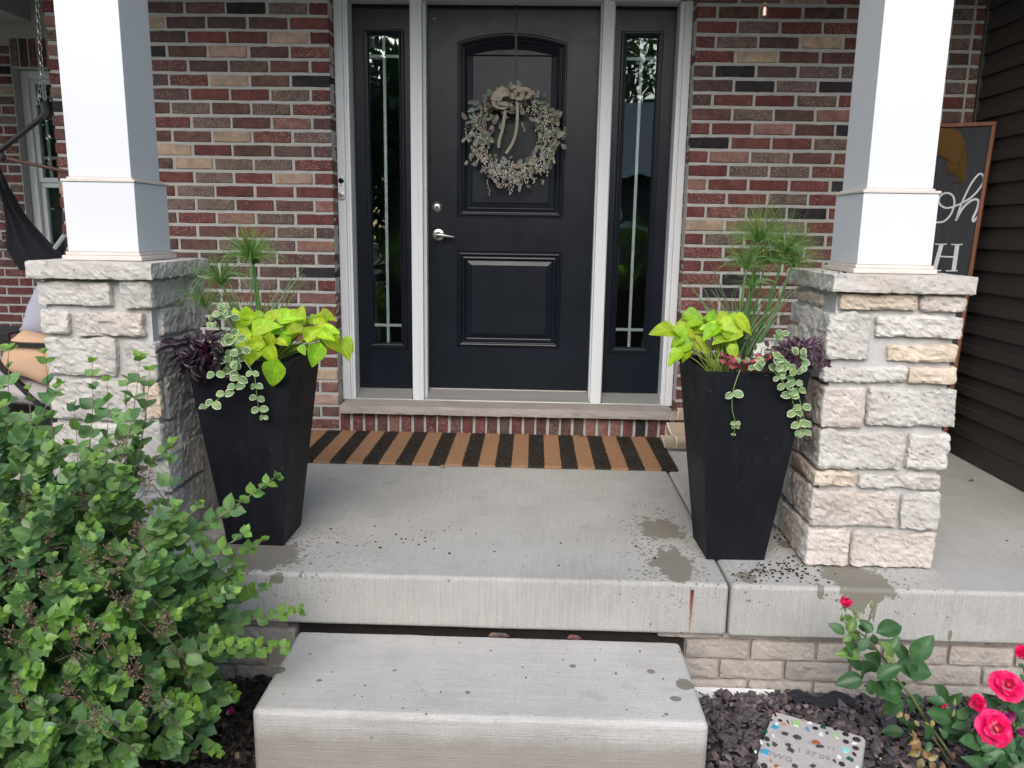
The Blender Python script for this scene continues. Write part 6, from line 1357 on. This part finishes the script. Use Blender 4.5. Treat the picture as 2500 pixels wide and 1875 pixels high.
for k in range(7): mb = MB(); mb.box(p0.x, p1.x, .12+k*.045, .155+k*.045, p0.z-.012, p0.z, .002); sub(mb, 'slat', BLACKM, tb)
mb = MB(); mb.box(p0.x, p1.x, .10, .118, p0.z-.06, p0.z, .002); sub(mb, 'apron', BLACKM, tb)
for x in (p0.x+.02, p1.x-.03):
    for y in (.12, .42): mb = MB(); mb.box(x, x+.025, y, y+.025, ZF, p0.z-.061, .002); sub(mb, 'leg', BLACKM, tb)

# folded canvas strap beside the mat
CAN = MT('tan_canvas', .85, spec=.2); cu = CAN.n('UVMap').outputs[0]; cs2 = CAN.n('SeparateXYZ', Vector=cu); CAN.base(CAN.mix(CAN.math('GREATER_THAN', CAN.math('ABSOLUTE', cs2.outputs[0]), .90), (.36, .29, .215), (.62, .58, .50))); CAN.inp('Normal', CAN.bump(CAN.noise(CAN.pos(), 300, 2), .2, .002))
cf = empty('folded_canvas', (at(1690, 1090, 'y', -.33).x, -.35, ZF), 0, 'stiff tan canvas strip with pale edges folded up between the mat and right planter', 'canvas')
z2_ = 200/1659.
def c2(u, v, y): return at(1560+u*z2_, 960+v*z2_, 'y', y)
def band(pts, dx, name='fold'):
    """folded strip: profile points, drawn out to the right behind the planter"""
    P_ = catm(pts, 5); mb = MB(); vs = []; uv = []
    for i, p in enumerate(P_):
        for t, uu in ((0, -1), (.09, -.8), (.9, .8), (1, 1)): vs.append(p+Vector((dx*t, .01*t, 0))); uv.append((uu, 0))
    n = len(P_); fs = [(i*4+j, i*4+j+1, i*4+j+5, i*4+j+4) for i in range(n-1) for j in range(3)]
    mb.add(vs, fs, uv); n0 = len(mb.v); mb.v += [(v[0], v[1]+.003, v[2]-.001) for v in mb.v[:n0]]; mb.uv += mb.uv[:n0]; mb.c += mb.c[:n0]; mb.f += [tuple(i+n0 for i in f[::-1]) for f in mb.f[:]]
    return sub(mb, name, CAN.m, cf, smooth=True, uv=True)
band([c2(425, 850, -.50), c2(470, 910, -.51), c2(500, 1000, -.51), c2(510, 1100, -.50)], .085); band([c2(700, 850, -.505), c2(740, 900, -.52), c2(755, 1000, -.52), c2(735, 1110, -.50)], .14)
band([c2(560, 590, -.36), c2(570, 640, -.37), c2(620, 780, -.39), c2(680, 860, -.42), c2(740, 900, -.44)], .16); band([c2(540, 640, -.33), c2(530, 740, -.33), c2(530, 850, -.34)], .05)
band([c2(690, 360, -.32), c2(660, 440, -.32), c2(620, 550, -.33)], .030); band([c2(730, 320, -.30), c2(770, 295, -.31), c2(795, 350, -.32), c2(780, 450, -.32), c2(740, 545, -.32)], .12)

# litter: petals, crumbs of soil, seed pods
def litter(name, me, u, v, zz, s, col, label, cat, group=None, rz=0):
    p = at(u, v, 'z', zz); o = put(name, me, frame_mat((p.x, p.y, zz+.003), (math.cos(rz), math.sin(rz), .05), (.2, -.2, 1), s), None, col); return tag(o, label, cat, group)
LT = leaf_mesh('fallen_leaf', LEAFO, L=1, Wd=.5, kind='ovate', n=5, fold=.4, curl=.4, wavy=.05)
litter('fallen_petal', PM[.5][0], 552, 1746, GZ+.02, .026, (.55, .01, .16), 'magenta rose petal fallen on the dark mulch left of the step', 'petal', rz=.5)
litter('fallen_leaf', LT, 1425, 1066, ZF+.018, .030, (.12, .055, .03), 'brown leaf curled at the back of the doormat', 'leaf', rz=2.6)
litter('fallen_leaf', LT, 1075, 1141, ZF+.003, .034, (.36, .28, .26), 'pale crumpled leaf on the concrete at the front edge of the doormat', 'leaf', rz=.2)
litter('fallen_leaf', LT, 2378, 1175, ZF+.003, .024, (.14, .055, .035), 'small brown leaf on the porch floor near the siding', 'leaf', rz=2.9)
litter('fallen_leaf', LT, 2145, 1747, GZ+.02, .03, (.30, .13, .06), 'orange brown leaf on the gravel beside the rose cane', 'leaf', rz=1.0)
litter('fallen_leaf', LT, 1945, 1382, ZF+.003, .014, (.12, .035, .03), 'tiny reddish leaf between the right planter and the pier', 'leaf', rz=.3)
rgc = random.Random(77); mb = MB()
for (u, v, su, sv, n) in ((1915, 1395, 50, 14, 110), (1830, 1405, 24, 8, 20), (1900, 1320, 14, 26, 34), (1010, 1320, 130, 30, 18), (1300, 1360, 200, 40, 14), (960, 1320, 60, 14, 14), (2200, 1350, 120, 50, 14), (2060, 664, 30, 1.5, 16)):
    for i in range(n):
        zz = ZF if v > 700 else .778; p = at(rgc.gauss(u, su), rgc.gauss(v, sv), 'z', zz)
        if p.y < YS+.02: continue
        s = rgc.uniform(.001, .0035); mb.box(p.x-s, p.x+s*rgc.uniform(.5, 2), p.y-s, p.y+s, zz, zz+s, 0, None)
tag(mb.obj('soil_crumbs', SOIL), kind='stuff')
mb = MB()
for i in range(26):
    p = at(rgc.uniform(760, 1640), rgc.uniform(1585, 1745), 'z', -.4240); s = rgc.uniform(.0008, .0025); mb.box(p.x-s, p.x+s, p.y-s, p.y+s, -.4240, -.4240+s)
tag(mb.obj('soil_crumbs', SOIL), kind='stuff')
